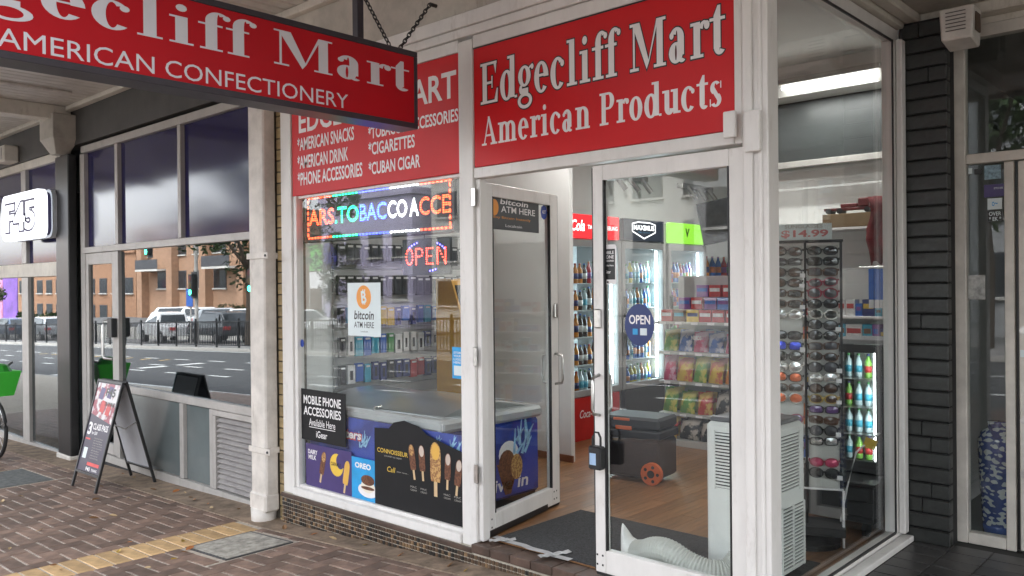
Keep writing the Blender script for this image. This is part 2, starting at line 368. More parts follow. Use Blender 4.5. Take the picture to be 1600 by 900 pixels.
for n, (s, (x, y, w, l, m)) in enumerate(vis):
    zc = gz(x+w/2)
    sl_ = math.atan((gz(x+w)-gz(x))/w)
    if n < 300 and s > 0:
        key = (round(w, 3), round(l, 3), m.name)
        if key not in PM:
            me = MB().box(-w/2+.0012, w/2-.0012, -l/2+.006, l/2-.006, -.05, 0).mesh(.003); me.materials.append(m); PM[key] = me
        o = bpy.data.objects.new('paver', PM[key]); COL.objects.link(o); o.parent = foot
        o.location = (x+w/2, y+l/2, zc+random.uniform(-.0012, .0012)); o.rotation_euler = (random.uniform(-.004, .004), -sl_, 0)
    else:
        if not (-16 < x < 2.8): continue
        za, zb = gz(x), gz(x+w); q = rest if m is PAV else rest_y
        q.add([(x+.002,y+.0055,za-.03),(x+w-.002,y+.0055,zb-.03),(x+w-.002,y+l-.0055,zb-.03),(x+.002,y+l-.0055,za-.03),(x+.002,y+.0055,za),(x+w-.002,y+.0055,zb),(x+w-.002,y+l-.0055,zb),(x+.002,y+l-.0055,za)], [(4,5,6,7),(0,1,5,4),(1,2,6,5),(2,3,7,6),(3,0,4,7)])
stuff(rest.build('pavers', PAV, foot)); stuff(rest_y.build('yellow_pavers', YEL, foot))
STRIP = mat('stained_concrete_strip', (.25, .185, .13), .85, .35, 7, .3)
mb = MB()
for a, b in ((-16, -5.64), (-5.64, -1.66)):
    mb.add([(a, 3.305, gz(a)-.05), (b, 3.305, gz(b)-.05), (b, 3.72, gz(b)-.05), (a, 3.72, gz(a)-.05), (a, 3.305, gz(a)+.002), (b, 3.305, gz(b)+.002), (b, 3.72, gz(b)+.004), (a, 3.72, gz(a)+.004)], [(4,5,6,7),(0,1,5,4),(1,2,6,5),(2,3,7,6),(3,0,4,7),(0,3,2,1)])
struct(mb.build('footpath_edge_strip', STRIP))
# service pit lid and asphalt patch
x0, x1, y0, y1 = -5.59, -5.03, 2.69, 3.19
t = T('pit_cover', 'square grey concrete pit lid with dark steel edge set in the pavers', 'pit cover', (x0, y0, gz(x0)))
def slab(mb, x0, x1, y0, y1, d0, d1):
    mb.add([(x0,y0,gz(x0)+d0),(x1,y0,gz(x1)+d0),(x1,y1,gz(x1)+d0),(x0,y1,gz(x0)+d0),(x0,y0,gz(x0)+d1),(x1,y0,gz(x1)+d1),(x1,y1,gz(x1)+d1),(x0,y1,gz(x0)+d1)], [(0,3,2,1),(4,5,6,7),(0,1,5,4),(1,2,6,5),(2,3,7,6),(3,0,4,7)]); return mb
slab(MB(), x0+.02, x1-.02, y0+.02, y1-.02, -.03, .004).build('lid', mat('pit_concrete', (.38, .36, .31), .85, .35, 14, .5), t)
for a in ((x0, x1, y0, y0+.014), (x0, x1, y1-.014, y1), (x0, x0+.014, y0+.0145, y1-.0145), (x1-.014, x1, y0+.0145, y1-.0145)):
    slab(MB(), *a, -.03, .003).build('edge', mat('dark_steel', (.06, .06, .06), .5, .2, 20), t)
tag(slab(MB(), -10.0, -9.05, 2.37, 3.0, -.03, .001).build('asphalt_patch', mat('patch_asphalt', (.12, .125, .12), .85, .3, 20, .4)), 'rough grey asphalt patch in the pavers by the black post', 'asphalt patch')
# fallen leaves
LM = [mat('leaf_brown', (.20, .10, .04), .7, .2, 30), mat('leaf_tan', (.42, .30, .16), .7, .2, 30), mat('leaf_orange', (.42, .16, .05), .7, .2, 30), mat('leaf_yellow', (.45, .30, .05), .7, .2, 30)]
leafm = []
for m in LM:
    me = MB().add([(-.035,0,.004),(-.012,-.016,.012),(.02,-.013,.016),(.045,0,.006),(.02,.013,.004),(-.012,.016,.003),(0,0,.002)], [(0,1,6),(1,2,6),(2,3,6),(3,4,6),(4,5,6),(5,0,6)]).mesh(); me.materials.append(m); leafm.append(me)
pl = [(-7.4, 2.05, 1), (-7.3, 2.4, 2), (-6.95, 2.75, 1), (-7.0, 2.62, 0), (-6.05, 2.5, 2), (-5.75, 2.75, 3), (-5.35, 2.5, 3), (-5.45, 2.62, 0), (-6.95, 2.2, 1), (-7.9, 2.1, 1), (-8.35, 2.35, 1), (-5.9, 1.95, 0), (-5.1, 2.2, 3), (-6.6, 1.9, 1), (-7.7, 2.9, 0)]
pl += [(-7.6+k*.19+random.uniform(-.1, .1), 3.42+random.uniform(-.06, .1), random.randrange(3)) for k in range(8)]
pl += [(-5.4+k*.33+random.uniform(-.12, .12), 3.38+random.uniform(-.03, .03), random.randrange(4)) for k in range(7)]
pl += [(-9.3+k*.3, 3.45+random.uniform(-.05, .1), random.randrange(3)) for k in range(4)]
for i in range(26): pl.append((random.uniform(-9, -4), random.uniform(1.4, 3.2), random.randrange(4)))
for (x, y, k) in pl:
    o = bpy.data.objects.new('fallen_leaf', leafm[k]); COL.objects.link(o); o.location = (x, y, gz(x)+.004); o.rotation_euler = (random.uniform(-.3, .3), random.uniform(-.3, .3), random.uniform(0, 6.3)); s = random.uniform(.5, 1.1); o.scale = (s, s, s)
    tag(o, ['dry brown leaf lying on the footpath', 'pale tan dry leaf lying on the footpath', 'orange fallen leaf lying on the footpath', 'yellow fallen leaf lying on the footpath'][k], 'leaf', 'fallen leaves on the footpath')
for i, (x, y) in enumerate([(-1.33, 4.55), (-1.05, 4.7), (-.82, 4.5)]):
    o = bpy.data.objects.new('fallen_leaf', leafm[1]); COL.objects.link(o); o.location = (x, y, .008); o.rotation_euler = (.2, .1, i*2.); tag(o, 'small dry leaf on the dark porch tiles', 'leaf', 'leaves on the porch tiles')
# ================================================================ mart shopfront
YF = 3.5
sf = T('mart_shopfront', 'white painted aluminium shopfront with red fascia, big window and glass doors', 'shopfront', (-3.6, YF, 0))
def fp(name, x0, x1, z0, z1, y0=3.50, y1=3.58, m=WHITE, b=.004): return box(name, (x0, x1, y0, y1, z0, z1), m, sf, b)
fp('post', -5.64, -5.50, -.035, 3.02); fp('post_bead', -5.497, -5.455, .02, 2.215, 3.515, 3.575)
fp('mullion', -3.665, -3.545, -.035, 3.0); fp('door_jamb', -3.542, -3.505, .0, 2.163, 3.52, 3.58)
fp('corner_post', -1.80, -1.675, 0, 3.03, 3.495, 3.60); fp('post_filler', -1.843, -1.803, 2.166, 3.02, 3.505, 3.59); fp('corner_post_rib', -1.79, -1.745, 0, 3.02, 3.482, 3.4945); fp('corner_post_rib', -1.72, -1.70, 0, 3.02, 3.487, 3.4945)
fp('sill', -5.497, -3.668, -.035, .02, 3.485, 3.60); fp('sill_bead', -5.452, -3.668, .0205, .045, 3.52, 3.58)
fp('transom', -3.542, -1.846, 2.166, 2.229, 3.505, 3.575); fp('window_head', -5.452, -3.668, 2.192, 2.215, 3.53, 3.57)
fp('head', -5.64, -1.70, 3.022, 3.075, 3.49, 3.58); fp('head_bead', -5.497, -3.668, 2.945, 3.0185, 3.505, 3.57); fp('head_bead', -3.542, -1.843, 2.945, 3.0185, 3.505, 3.57)
fp('head_cap', -5.64, -1.70, 3.078, 3.16, 3.475, 3.58)
box('window_pane', (-5.46, -3.66, 3.545, 3.551, .03, 2.2), GLASS, sf, 0)
FAS = mat('stained_cream_render', (.50, .46, .40), .75, .16, 3, .15, grime=.5)
fp('upper_wall', -5.70, -1.62, 3.163, 3.64, 3.50, 3.70, FAS, 0)
# side return window
fp('side_head', -1.735, -1.675, 2.945, 3.02, 3.603, 5.21); fp('side_sill', -1.735, -1.665, 0, .05, 3.603, 5.21)
fp('side_sill_cap', -1.66, -1.60, 0, .035, 3.603, 5.19); fp('side_post', -1.735, -1.665, .053, 2.942, 5.10, 5.165); fp('side_post_edge', -1.66, -1.625, .053, 2.942, 5.12, 5.185)
fp('side_beam', -1.735, -1.64, 3.023, 3.10, 3.603, 5.21, CREAM)
box('side_pane', (-1.708, -1.702, 3.60, 5.105, .04, 2.95), GLASS, sf, 0)
box('side_gasket', (-1.672, -1.664, 5.085, 5.098, .06, 2.94), BLACK, sf, 0); box('side_gasket', (-1.672, -1.664, 3.62, 5.084, 2.925, 2.938), BLACK, sf, 0); box('side_gasket', (-1.672, -1.664, 3.62, 5.084, .055, .068), BLACK, sf, 0)
for z in (.35, 1.05, 2.0): fp('hinge', -3.552, -3.520, z, z+.11, 3.490, 3.4995, CHROME, .002)
fp('door_closer_bracket', -1.875, -1.815, 2.19, 2.31, 3.455, 3.481, WHITE); fp('door_closer_plate', -1.775, -1.70, 2.115, 2.30, 3.462, 3.4815, WHITE)
# mosaic step under the shopfront
step = T('mosaic_step', 'low step faced with tiny brown and cream mosaic tiles under the shopfront', 'step', (-3.6, 3.48, -.2))
mb = MB()
box('core', (-5.64, -1.68, 3.487, 3.80, -.40, -.036), mat('step_grout', (.52, .48, .40), .9, .15, 12), step, 0)
MOS = [mat('mosaic_brown', (.07, .045, .03), .35, .2, 40), mat('mosaic_tan', (.24, .15, .08), .35, .2, 40), mat('mosaic_black', (.025, .022, .02), .3, .2, 40), mat('mosaic_umber', (.12, .075, .045), .35, .2, 40)]
for i in range(int(3.94/.029)):
    for j in range(9):
        x = -5.635+i*.029; z = -.075-j*.029
        if z < gz(x)-.01: continue
        mb.box(x+.004, x+.025, 3.480, 3.489, z-.026, z-.003, random.choice((0, 0, 1, 2, 2, 3, 3)))
stuff(mb.build('mosaic_tiles', MOS, step))
CAP = mat('brown_cap_tile', (.085, .052, .038), .5, .25, 12, .1, rnd=.2)
box('ledge', (-5.64, -3.56, 3.47, 3.4995, -.068, -.037), CAP, step, .004)
for k in range(12):
    x = -3.555+k*.157; box('cap_tile', (x+.002, x+.155, 3.462, 3.60, -.058, -.008), CAP, step, .004)
# door mat and tape
MAT = mat('charcoal_carpet', (.045, .046, .048), .95, .45, 90, .6)
tag(box('door_mat', (-3.50, -1.85, 3.605, 4.45, -.03, .006), MAT, None, .004), 'charcoal carpet mat inside the shop entrance', 'mat')
TAPE = mat('silver_tape', (.42, .42, .42), .35, .2, 20)
def tape(p, w, a, lab):
    me = MB(); n = 10; vs = []
    for i in range(n+1):
        s_ = (i/n-.5)*w; z = .009+.003*math.sin(i*2.1); vs += [(s_, -.022, z), (s_, .022, z+.002)]
    me.add(vs, [(2*i, 2*i+2, 2*i+3, 2*i+1) for i in range(n)]); o = me.build('tape_strip', TAPE); o.location = p; o.rotation_euler = (0, 0, a); tag(o, lab, 'tape')
tape((-3.2, 3.60, 0), .62, -.06, 'long silver tape strip along the mat edge'); tape((-3.02, 3.60, .004), .2, 1.2, 'short silver tape strip crossing the long one'); tape((-3.42, 3.595, .004), .16, .9, 'short silver tape strip by the open door')
# ---------------------------------------------------------------- doors (local: hinge at origin, leaf along +x, street side -y)
def door(name, label, loc, rz, w=.79, flip=False, a=.095, c=.105):
    t = T(name, label, 'door', loc, rz, local=True); s = -1 if flip else 1
    def b(nm, x0, x1, z0, z1, y0=-.022, y1=.022, m=WHITE, bv=.003): return box(nm, (min(s*x0, s*x1), max(s*x0, s*x1), y0, y1, z0, z1), m, t, bv)
    b('stile', 0, a, .02, 2.15); b('stile', w-c, w, .02, 2.15)
    b('top_rail', a+.0005, w-c-.0005, 2.07, 2.15); b('bottom_rail', a+.0005, w-c-.0005, .02, .14)
    [b('gasket', q0, q1, .14, 2.07, -.0235, -.004, BLKPL, 0) for q0, q1 in ((a+.0006, a+.008), (w-c-.008, w-c-.0006))]; b('edge_seal', w+.0005, w+.008, .03, 2.14, -.018, .018, BLKPL, 0)
    b('bottom_seal', 0, w, .004, .0195, -.015, .015, BLKPL, 0)
    b('pane', a-.005, w-c+.005, .13, 2.075, -.003, .003, GLASS, 0)
    for sg in (-1, 1):
        y = sg*.022
        mb = MB(); X = s*(w-c*.5); pts = [(X, y, .86), (X, y+sg*.055, .87), (X, y+sg*.06, .95), (X, y+sg*.06, 1.07), (X, y+sg*.055, 1.15), (X, y, 1.16)]
        mb.tube([(X, y, .845), (X, y+sg*.05, .855), (X, y+sg*.058, .88), (X, y+sg*.058, 1.02), (X, y+sg*.05, 1.045), (X, y, 1.055)], .009, 8)
        mb.build('handle', CHROME, t, smooth=True)
        b('lock', w-c*.5-.02, w-c*.5+.02, 1.30, 1.40, min(y, y+sg*.018), max(y, y+sg*.018), CHROME, .006)
        if sg < 0:
            for (xx, zz) in ((.02, .06), (.055, .06), (.02, .11), (.055, .11)):
                for sd in (0, w-c+.0): b('screw', sd+xx-.005, sd+xx+.005, zz-.005, zz+.005, -.0235, -.0221, BLKPL, 0)
    return t
closed = door('glass_door', 'closed white framed glass door with a key safe hung on its handle', (-1.803, 3.535, 0), 0, .862, True, .075, .066)
opened = door('glass_door', 'white framed glass door swung open into the shop beside the freezer', (-3.54, 3.56, 0), rad(101), .92)
MB().box(.02, .75, -.024, .02, .004, .05).build('draught_strip', BLKPL, opened, .006)
# combination key safe hanging on the closed door's handle
ks = T('key_safe', 'black combination key safe hanging from the closed door handle', 'key safe', (-2.60, 3.44, .62))
box('case', (-2.645, -2.565, 3.425, 3.475, .575, .695), BLKPL, ks, .008)
MB().tube([(-2.63, 3.45, .69), (-2.63, 3.45, .74), (-2.618, 3.45, .765), (-2.594, 3.45, .765), (-2.58, 3.45, .74), (-2.58, 3.45, .69)], .006, 8).build('shackle', BLKPL, ks)
box('dial_label', (-2.632, -2.592, 3.4235, 3.4248, .60, .66), mat('pale_blue_label', (.35, .5, .7), .4), ks, 0)
# ================================================================ gym next door
YG = 3.65
gy = T('gym_shopfront', 'grey aluminium shopfront with navy upper panes and mirror-like glass', 'shopfront', (-8, YG, -.3))
def gp(name, x0, x1, z0, z1, y0=YG-.03, y1=YG+.05, m=GREY, b=.003): return box(name, (x0, x1, y0, y1, z0, z1), m, gy, b)
gp('base_frame', -9.95, -6.0, -.335, -.255); gp('plinth', -9.95, -6.0, -.60, -.336, YG-.01, YG+.06, mat('dark_plinth', (.03, .03, .032), .7, .3, 8))
gp('head', -9.95, -6.0, 3.06, 3.135); gp('transom', -9.95, -6.0, 1.93, 1.995, YG-.035)
gp('post', -9.98, -9.86, -.25, 3.05); gp('post', -9.06, -8.97, -.25, 1.925); gp('mullion', -9.03, -8.96, 2.0, 3.055); gp('mullion', -7.60, -7.54, 2.0, 3.055)
gp('rail', -8.965, -6.0, .455, .525); gp('mullion', -7.615, -7.54, -.25, .45); gp('mullion', -7.04, -6.98, -.25, .45); gp('end_post', -6.14, -6.0, -.25, 1.925); gp('end_post', -6.06, -6.0, 2.0, 3.055)
for a, b in ((-9.855, -9.035), (-8.955, -7.605), (-7.535, -6.065)): gp('upper_pane', a, b, 2.0, 3.055, YG+.012, YG+.02, BLUEGL, 0)
gp('window_pane', -8.965, -6.145, .525, 1.93, YG+.006, YG+.012, TINT, 0)
FROST = mat('frosted_film_glass', (.15, .175, .175), .13, .08, 2)
gp('lower_pane', -8.965, -7.615, -.25, .455, YG+.006, YG+.012, FROST, 0); gp('lower_pane', -7.54, -7.04, -.25, .455, YG+.006, YG+.012, FROST, 0)
gp('louvre_frame', -6.98, -6.14, .40, .45); gp('louvre_frame', -6.98, -6.93, -.25, .395); gp('louvre_back', -6.93, -6.14, -.25, .395, YG+.03, YG+.045, BLACK, 0)
SLAT = mat('louvre_grey', (.33, .31, .30), .45, .12, 8)
for k in range(14):
    z = -.235+k*.045; mb = MB(); mb.add([(-6.925, YG-.02, z), (-6.145, YG-.02, z), (-6.145, YG+.025, z+.034), (-6.925, YG+.025, z+.034), (-6.925, YG-.02, z+.006), (-6.145, YG-.02, z+.006), (-6.145, YG+.025, z+.04), (-6.925, YG+.025, z+.04)], [(0,3,2,1),(4,5,6,7),(0,1,5,4),(1,2,6,5),(2,3,7,6),(3,0,4,7)]); mb.build('louvre_slat', SLAT, gy)
# gym door
gd = T('gym_door', 'narrow grey framed gym door with pull handle and black lock box', 'door', (-9.45, YG, -.25))
for b in ((-9.855, -9.78, -.24, 1.925), (-9.14, -9.065, -.24, 1.925), (-9.7795, -9.1405, 1.80, 1.925), (-9.7795, -9.1405, -.24, -.13)): box('frame', (b[0], b[1], YG-.025, YG+.03, b[2], b[3]), GREY, gd)
box('pane', (-9.785, -9.135, YG+.0, YG+.006, -.14, 1.81), TINT, gd, 0)
MB().tube([(-9.16, YG-.02, .78), (-9.25, YG-.07, .79), (-9.27, YG-.075, .83), (-9.27, YG-.075, 1.14), (-9.25, YG-.07, 1.18), (-9.16, YG-.02, 1.19)], .016, 8).build('handle', CHROME, gd, smooth=True)
box('lock_box', (-9.115, -9.0, YG-.09, YG-.031, 1.02, 1.22), BLKPL, gd, .006)
# left bay of the gym
gb = T('gym_side_bay', 'two tall reflective gym panes with a cream spandrel beyond the black post', 'shopfront', (-12, YG, -.45))
def gq(name, x0, x1, z0, z1, y0=YG-.03, y1=YG+.05, m=GREY, b=.003): return box(name, (x0, x1, y0, y1, z0, z1), m, gb, b)
gq('base_frame', -15, -10.47, -.50, -.41); gq('plinth', -15, -10.47, -.8, -.501, YG-.01, YG+.06, MC['dark_plinth'])
gq('spandrel', -15, -10.47, 1.69, 1.86, YG-.02, YG+.05, CREAM); gq('head', -15, -10.47, 3.06, 3.16, YG-.03, YG+.05, CREAM)
gq('mullion', -11.99, -11.75, -.405, 1.685); gq('mullion', -11.97, -11.80, 1.865, 3.055); gq('post', -14.2, -14.0, -.405, 1.685)
for a, b in ((-13.99, -12.0), (-11.74, -10.47)): gq('tall_pane', a, b, -.405, 1.685, YG+.006, YG+.012, TINT, 0)
for a, b in ((-15, -11.975), (-11.795, -10.47)): gq('upper_pane', a, b, 1.865, 3.055, YG+.012, YG+.02, BLUEGL, 0)
# dark fascia over the gym and the gym's own dim room
DARKF = mat('dark_fascia', (.055, .052, .048), .6, .2, 3, .05)
tag(box('gym_fascia', (-16, -5.96, 3.60, 3.78, 3.165, 3.66), DARKF), 'dark charcoal fascia board above the gym windows', 'fascia')
rm = T('gym_room', 'dim gym room behind the reflective windows', 'room', (-9, 6, -.4))
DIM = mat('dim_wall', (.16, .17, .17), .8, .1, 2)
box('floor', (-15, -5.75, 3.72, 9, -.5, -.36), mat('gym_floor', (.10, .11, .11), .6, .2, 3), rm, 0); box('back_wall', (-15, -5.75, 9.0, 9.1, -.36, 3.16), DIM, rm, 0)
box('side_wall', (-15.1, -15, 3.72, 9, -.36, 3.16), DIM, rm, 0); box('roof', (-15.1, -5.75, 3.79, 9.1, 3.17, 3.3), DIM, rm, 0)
tag(box('party_wall', (-5.745, -5.645, 3.72, 11, -.4, 3.6), WALLW, None, 0), 'plain wall between the gym and the mart', 'wall')
# pier, downpipe and yellow brick edge between the shops
bp_ = T('brick_pier', 'narrow yellow brick pier beside the white downpipe', 'brick pier', (-5.68, 3.52, -.3))
box('core', (-5.99, -5.648, 3.535, 3.72, -.45, 3.16), mat('pier_mortar', (.16, .14, .11), .9, .2, 20), bp_, 0)
BR = mat('yellow_brick', (.36, .27, .14), .8, .25, 14, .25, rnd=.2); bme = {}
for k in range(41):
    z = -.42+k*.086
    for nm, a, b in (('brick', -5.715, -5.650),):
        if nm not in bme: bme[nm] = MB().box(a, b, 3.512, 3.60, .005, .081).mesh(.003); bme[nm].materials.append(BR)
        o = link(nm, bme[nm], None, bp_); o.location.z += z
dp = T('downpipe', 'square white painted downpipe with straps between the two shops', 'downpipe', (-5.83, 3.47, -.3))
WP = mat('weathered_white_paint', (.62, .58, .53), .5, .14, 6, .1, grime=.5)
box('pipe', (-5.945, -5.722, 3.40, 3.51, -.16, 3.4), WP, dp, .012); box('shoe', (-5.955, -5.715, 3.385, 3.515, -.20, -.06), WP, dp, .015); MB().lathe((-5.84, 3.445, -.335), [(.085, 0), (.095, .05), (.10, .15)], 14).build('outlet', WP, dp, smooth=True)
for z in (.25, 1.75):
    box('strap', (-5.96, -5.655, 3.388, 3.399, z, z+.045), WP, dp, .002); box('strap_side', (-5.719, -5.71, 3.40, 3.51, z, z+.045), WP, dp, 0); MB().tube([(-5.68, 3.386, z+.022), (-5.68, 3.380, z+.022)], .01, 8).build('bolt', BLACK, dp)
# black post with flared head
ps = T('awning_post', 'black square post with pale flared box head carrying the awning', 'post', (-10.26, 3.58, -.45))
box('shaft', (-10.455, -10.06, 3.52, 3.62, -.40, 3.058), BLACK, ps, .01); box('foot', (-10.46, -10.05, 3.50, 3.63, -.46, -.36), WP, ps, .01)
mb = MB(); cx, cy = -10.24, 3.50
for z, w_, d_ in ((3.06, .08, .07), (3.215, .20, .13), (3.225, .21, .14), (3.50, .21, .14)): mb.v += [(cx-w_, cy-d_, z), (cx+w_, cy-d_, z), (cx+w_, cy+d_, z), (cx-w_, cy+d_, z)]
for i in range(3):
    for j in range(4): mb.f.append((i*4+j, i*4+(j+1) % 4, i*4+4+(j+1) % 4, i*4+4+j)); mb.m.append(0)
mb.f += [(3, 2, 1, 0), (12, 13, 14, 15)]; mb.m += [0, 0]; mb.build('box_head', mat('head_paint', (.42, .39, .34), .6, .15, 4, .1), ps, .008)
# awning over the footpath
aw = T('awning', 'cream ribbed metal awning ceiling over the footpath with cross beams', 'awning', (-6, 1.5, 3.6))
SOF = mat('awning_sheet', (.60, .57, .52), .5, .12, 3, .05)
mb = MB(); xs = []; x = -40.
while x < -3.4: xs += [(x, 3.60), (x+.10, 3.60), (x+.11, 3.615), (x+.125, 3.615)]; x += .135
for (xa, za), (xb, zb) in zip(xs[:-1], xs[1:]): mb.add([(xa, .3, za), (xb, .3, zb), (xb, 3.62, zb), (xa, 3.62, za)], [(0, 1, 2, 3)])
me = bpy.data.meshes.new('m'); me.from_pydata(mb.v, [], mb.f); me.update(); link('ribbed_soffit', me, SOF, aw)
box('roof_sheet', (-40, 14, .25, 3.75, 3.70, 3.74), SOF, aw, 0); box('smooth_soffit', (-3.39, 14, .3, 3.49, 3.60, 3.64), CREAM, aw, 0)
box('street_fascia', (-40, 14, .20, .249, 3.56, 3.85), mat('fascia_white', (.6, .58, .55), .5, .1, 2), aw, .005)
for x in (-10.2, -15.5, -21): box('beam', (x-.09, x+.09, .3, 3.58, 3.44, 3.598), CREAM, aw, .006)
box('wall_trim', (-16, -5.99, 3.52, 3.598, 3.55, 3.599), CREAM, aw, .006); box('wall_trim', (-5.985, -3.4, 3.44, 3.498, 3.54, 3.598), CREAM, aw, .006)
bl_ = T('batten_light', 'unlit fluorescent batten fixed under the awning near the black post', 'light fitting', (-11.0, 2.7, 3.55))
box('housing', (-12.9, -10.55, 2.66, 2.76, 3.52, 3.598), CREAM, bl_, .01); MB().tube([(-12.85, 2.71, 3.495), (-10.65, 2.71, 3.495)], .022, 10).build('tube', LETTER, bl_, smooth=True); box('end_cap', (-10.62, -10.56, 2.67, 2.75, 3.47, 3.52), BLKPL, bl_)
tag(MB().tube([(-9.3, 2.2, 3.585), (-9.3, 3.3, 3.585)], .02, 8).build('conduit', WP), 'thin conduit running across the awning ceiling', 'conduit')
sb = T('speaker_box', 'small pale box fixed to the dark gym fascia', 'box', (-12.1, 3.56, 3.25)); box('case', (-12.3, -11.95, 3.42, 3.598, 3.17, 3.38), CREAM, sb, .015); box('grille', (-12.24, -12.01, 3.412, 3.4195, 3.20, 3.35), GREY, sb)
# unseen storeys above the shops, added to keep the sun off the footpath
ub = T('sun_block_storey', 'plain rendered unseen upper storey added above the shops to block the sun', 'building', (-8, 8, 3.75))
box('wall', (-40, 14, 3.72, 12, 3.745, 9.5), FAS, ub, 0); box('cornice', (-40, 14, 3.55, 3.719, 8.9, 9.5), CREAM, ub, 0)
for k in range(12): o = box('window', (-36+k*4, -34.4+k*4, 3.64, 3.718, 5.2, 7.2), WHITE, ub, 0); box('pane', (-35.9+k*4, -34.5+k*4, 3.63, 3.639, 5.3, 7.1), BLUEGL, o, 0)
# ================================================================ red signs
SG = street(3.515)
s1 = T('fascia_sign', 'red shop sign with white serif lettering above the doors', 'sign', (-2.7, 3.52, 2.23))
SG.obox('panel', -3.540, -1.845, 2.233, 2.942, -.03, .004, RED, s1, .002)
SG.box(MB(), -3.541, -1.844, 2.936, 2.943, .0045, .007).build('top_edge', BLACK, s1)
INK = mat('black_ink', (.012, .012, .012), .4, .05)
serif_text(SG, 'Edgecliff Mart', -3.485, -1.885, 2.596, 2.835, .0055, LETTER, s1, .15, .045, INK)
serif_text(SG, 'American Products', -3.475, -1.90, 2.353, 2.52, .0055, LETTER, s1, .15, .05)
s2 = T('fascia_sign', 'red sign listing snacks and cigars in white capitals above the display window', 'sign', (-4.5, 3.52, 2.2))
SG.obox('panel', -5.495, -3.668, 2.215, 2.942, -.03, .004, RED, s2, .002)
text(SG, 'EDGECLIFF MART', -5.40, -3.69, 2.675, 2.845, .0055, LETTER, s2, .02)
for s_, a, b, z0, z1 in (('*AMERICAN SNACKS', -5.42, -4.72, 2.545, 2.645), ('*AMERICAN DRINK', -5.42, -4.79, 2.41, 2.512), ('*PHONE ACCESSORIES', -5.42, -4.63, 2.285, 2.387), ('*TOBACCO ACCESSORIES', -4.56, -3.675, 2.528, 2.612), ('*CIGARETTES', -4.56, -4.08, 2.418, 2.507), ('*CUBAN CIGAR', -4.56, -4.03, 2.285, 2.374)):
    text(SG, s_, a, b, z0, z1, .0055, LETTER, s2, .02)
# hanging blade sign
BS = Fr((-3.75, 0, 0), (0, 1, 0), (0, 0, 1))
hs_ = T('hanging_sign', 'red double-sided lightbox sign hanging on chains under the awning', 'hanging sign', (-3.83, 1.7, 2.46))
FRM = mat('sign_frame_dark', (.035, .03, .04), .4, .15, 10)
BS.obox('cabinet', .26, 3.24, 2.468, 2.898, -.145, -.005, mat('sign_cabinet', (.17, .14, .19), .45, .12, 5), hs_, .002)
for a in ((.25, 3.25, 2.455, 2.487), (.25, 3.25, 2.876, 2.908), (.25, .285, 2.4875, 2.8755), (3.225, 3.25, 2.4875, 2.8755)):
    BS.obox('frame', *a, -.15, .004, FRM, hs_, .002)
BS.obox('face', .286, 3.224, 2.488, 2.875, -.004, 0, mat('dark_red_face', (.47, .004, .012), .4, .04, 2, spec=.3), hs_, 0); BS.obox('face', .286, 3.224, 2.488, 2.875, -.149, -.1455, MC['dark_red_face'], hs_, 0)
GL = mat('grey_white_vinyl', (.66, .66, .70), .4, .03)
serif_text(BS, 'Edgecliff Mart', .50, 3.19, 2.665, 2.842, .001, GL, hs_, .15, .034)
text(BS, 'AMERICAN', 1.055, 1.685, 2.500, 2.578, .001, GL, hs_, 0.); text(BS, 'CONFECTIONERY', 1.735, 2.75, 2.500, 2.578, .001, GL, hs_, 0.)
BB = Fr((-3.90, 0, 0), (0, -1, 0), (0, 0, 1))
serif_text(BB, 'Edgecliff Mart', -3.0, -.31, 2.665, 2.842, .001, GL, hs_, .15, .034); text(BB, 'AMERICAN', -2.5, -1.87, 2.500, 2.578, .001, GL, hs_); text(BB, 'CONFECTIONERY', -1.82, -.8, 2.500, 2.578, .001, GL, hs_)
for y in (2.88, .7): MB().box(-3.85, -3.80, y-.022, y+.022, 2.908, 3.61).build('hanger_pole', FRM, hs_, .003)
def chain(p, q, nm='chain'):
    p, q = Vector(p), Vector(q); L = (q-p).length; n = max(3, int(L/.026)); mb = MB(); d = (q-p).normalized(); sd = d.cross(Vector((1, 0, 0))).normalized(); s2_ = d.cross(sd)
    for i in range(n):
        c = p+d*L*(i+.5)/n; a = sd if i % 2 else s2_
        mb.tube([c+d*.018*math.cos(t)+a*.011*math.sin(t) for t in [k*math.pi/4 for k in range(9)]], .0042, 5, cap=False)
    return mb.build(nm, BLACK, hs_)
for p, q in (((-3.82, 3.12, 2.908), (-3.82, 2.87, 3.24)), ((-3.82, 3.16, 2.908), (-3.82, 3.42, 3.25)), ((-3.82, .5, 2.908), (-3.82, .7, 3.24)), ((-3.82, .46, 2.908), (-3.82, .2, 3.6))): chain(p, q)
MB().tube([(-3.82, 3.42, 3.25), (-3.82, 3.47, 3.25)], .012, 8).build('wall_hook', BLACK, hs_)
# gym light-box sign
g5 = T('lightbox_sign', 'white rounded lightbox sign with outlined block lettering on the gym', 'sign', (-11.1, 3.45, 2.1))
GF = street(3.40); EW = emis('lit_white_acrylic', (.93, .95, 1.), .26)
def rrect(x0, x1, y0, y1, r, n=6):
    o = []
    for cx, cy, a in ((x1-r, y1-r, 0), (x0+r, y1-r, 90), (x0+r, y0+r, 180), (x1-r, y0+r, 270)): o += ell(cx, cy, r, r, n, a, a+90)
    return o
GF.poly(MB(), rrect(-11.80, -10.40, 2.13, 2.69, .12), -.02, .05).build('face', EW, g5); GF.poly(MB(), rrect(-11.76, -10.44, 2.16, 2.66, .1), -.07, -.0205).build('spacer', mat('navy_gap', (.03, .025, .07), .5), g5)
GF.poly(MB(), rrect(-11.80, -10.40, 2.13, 2.69, .12), -.14, -.0705).build('back_box', mat('pale_acrylic', (.62, .68, .74), .4), g5)
for k in (-11.5, -10.7): GF.obox('bracket', k-.03, k+.03, 2.35, 2.45, -.22, -.1405, BLKPL, g5)
NV = mat('navy_ink', (.03, .02, .12), .5)
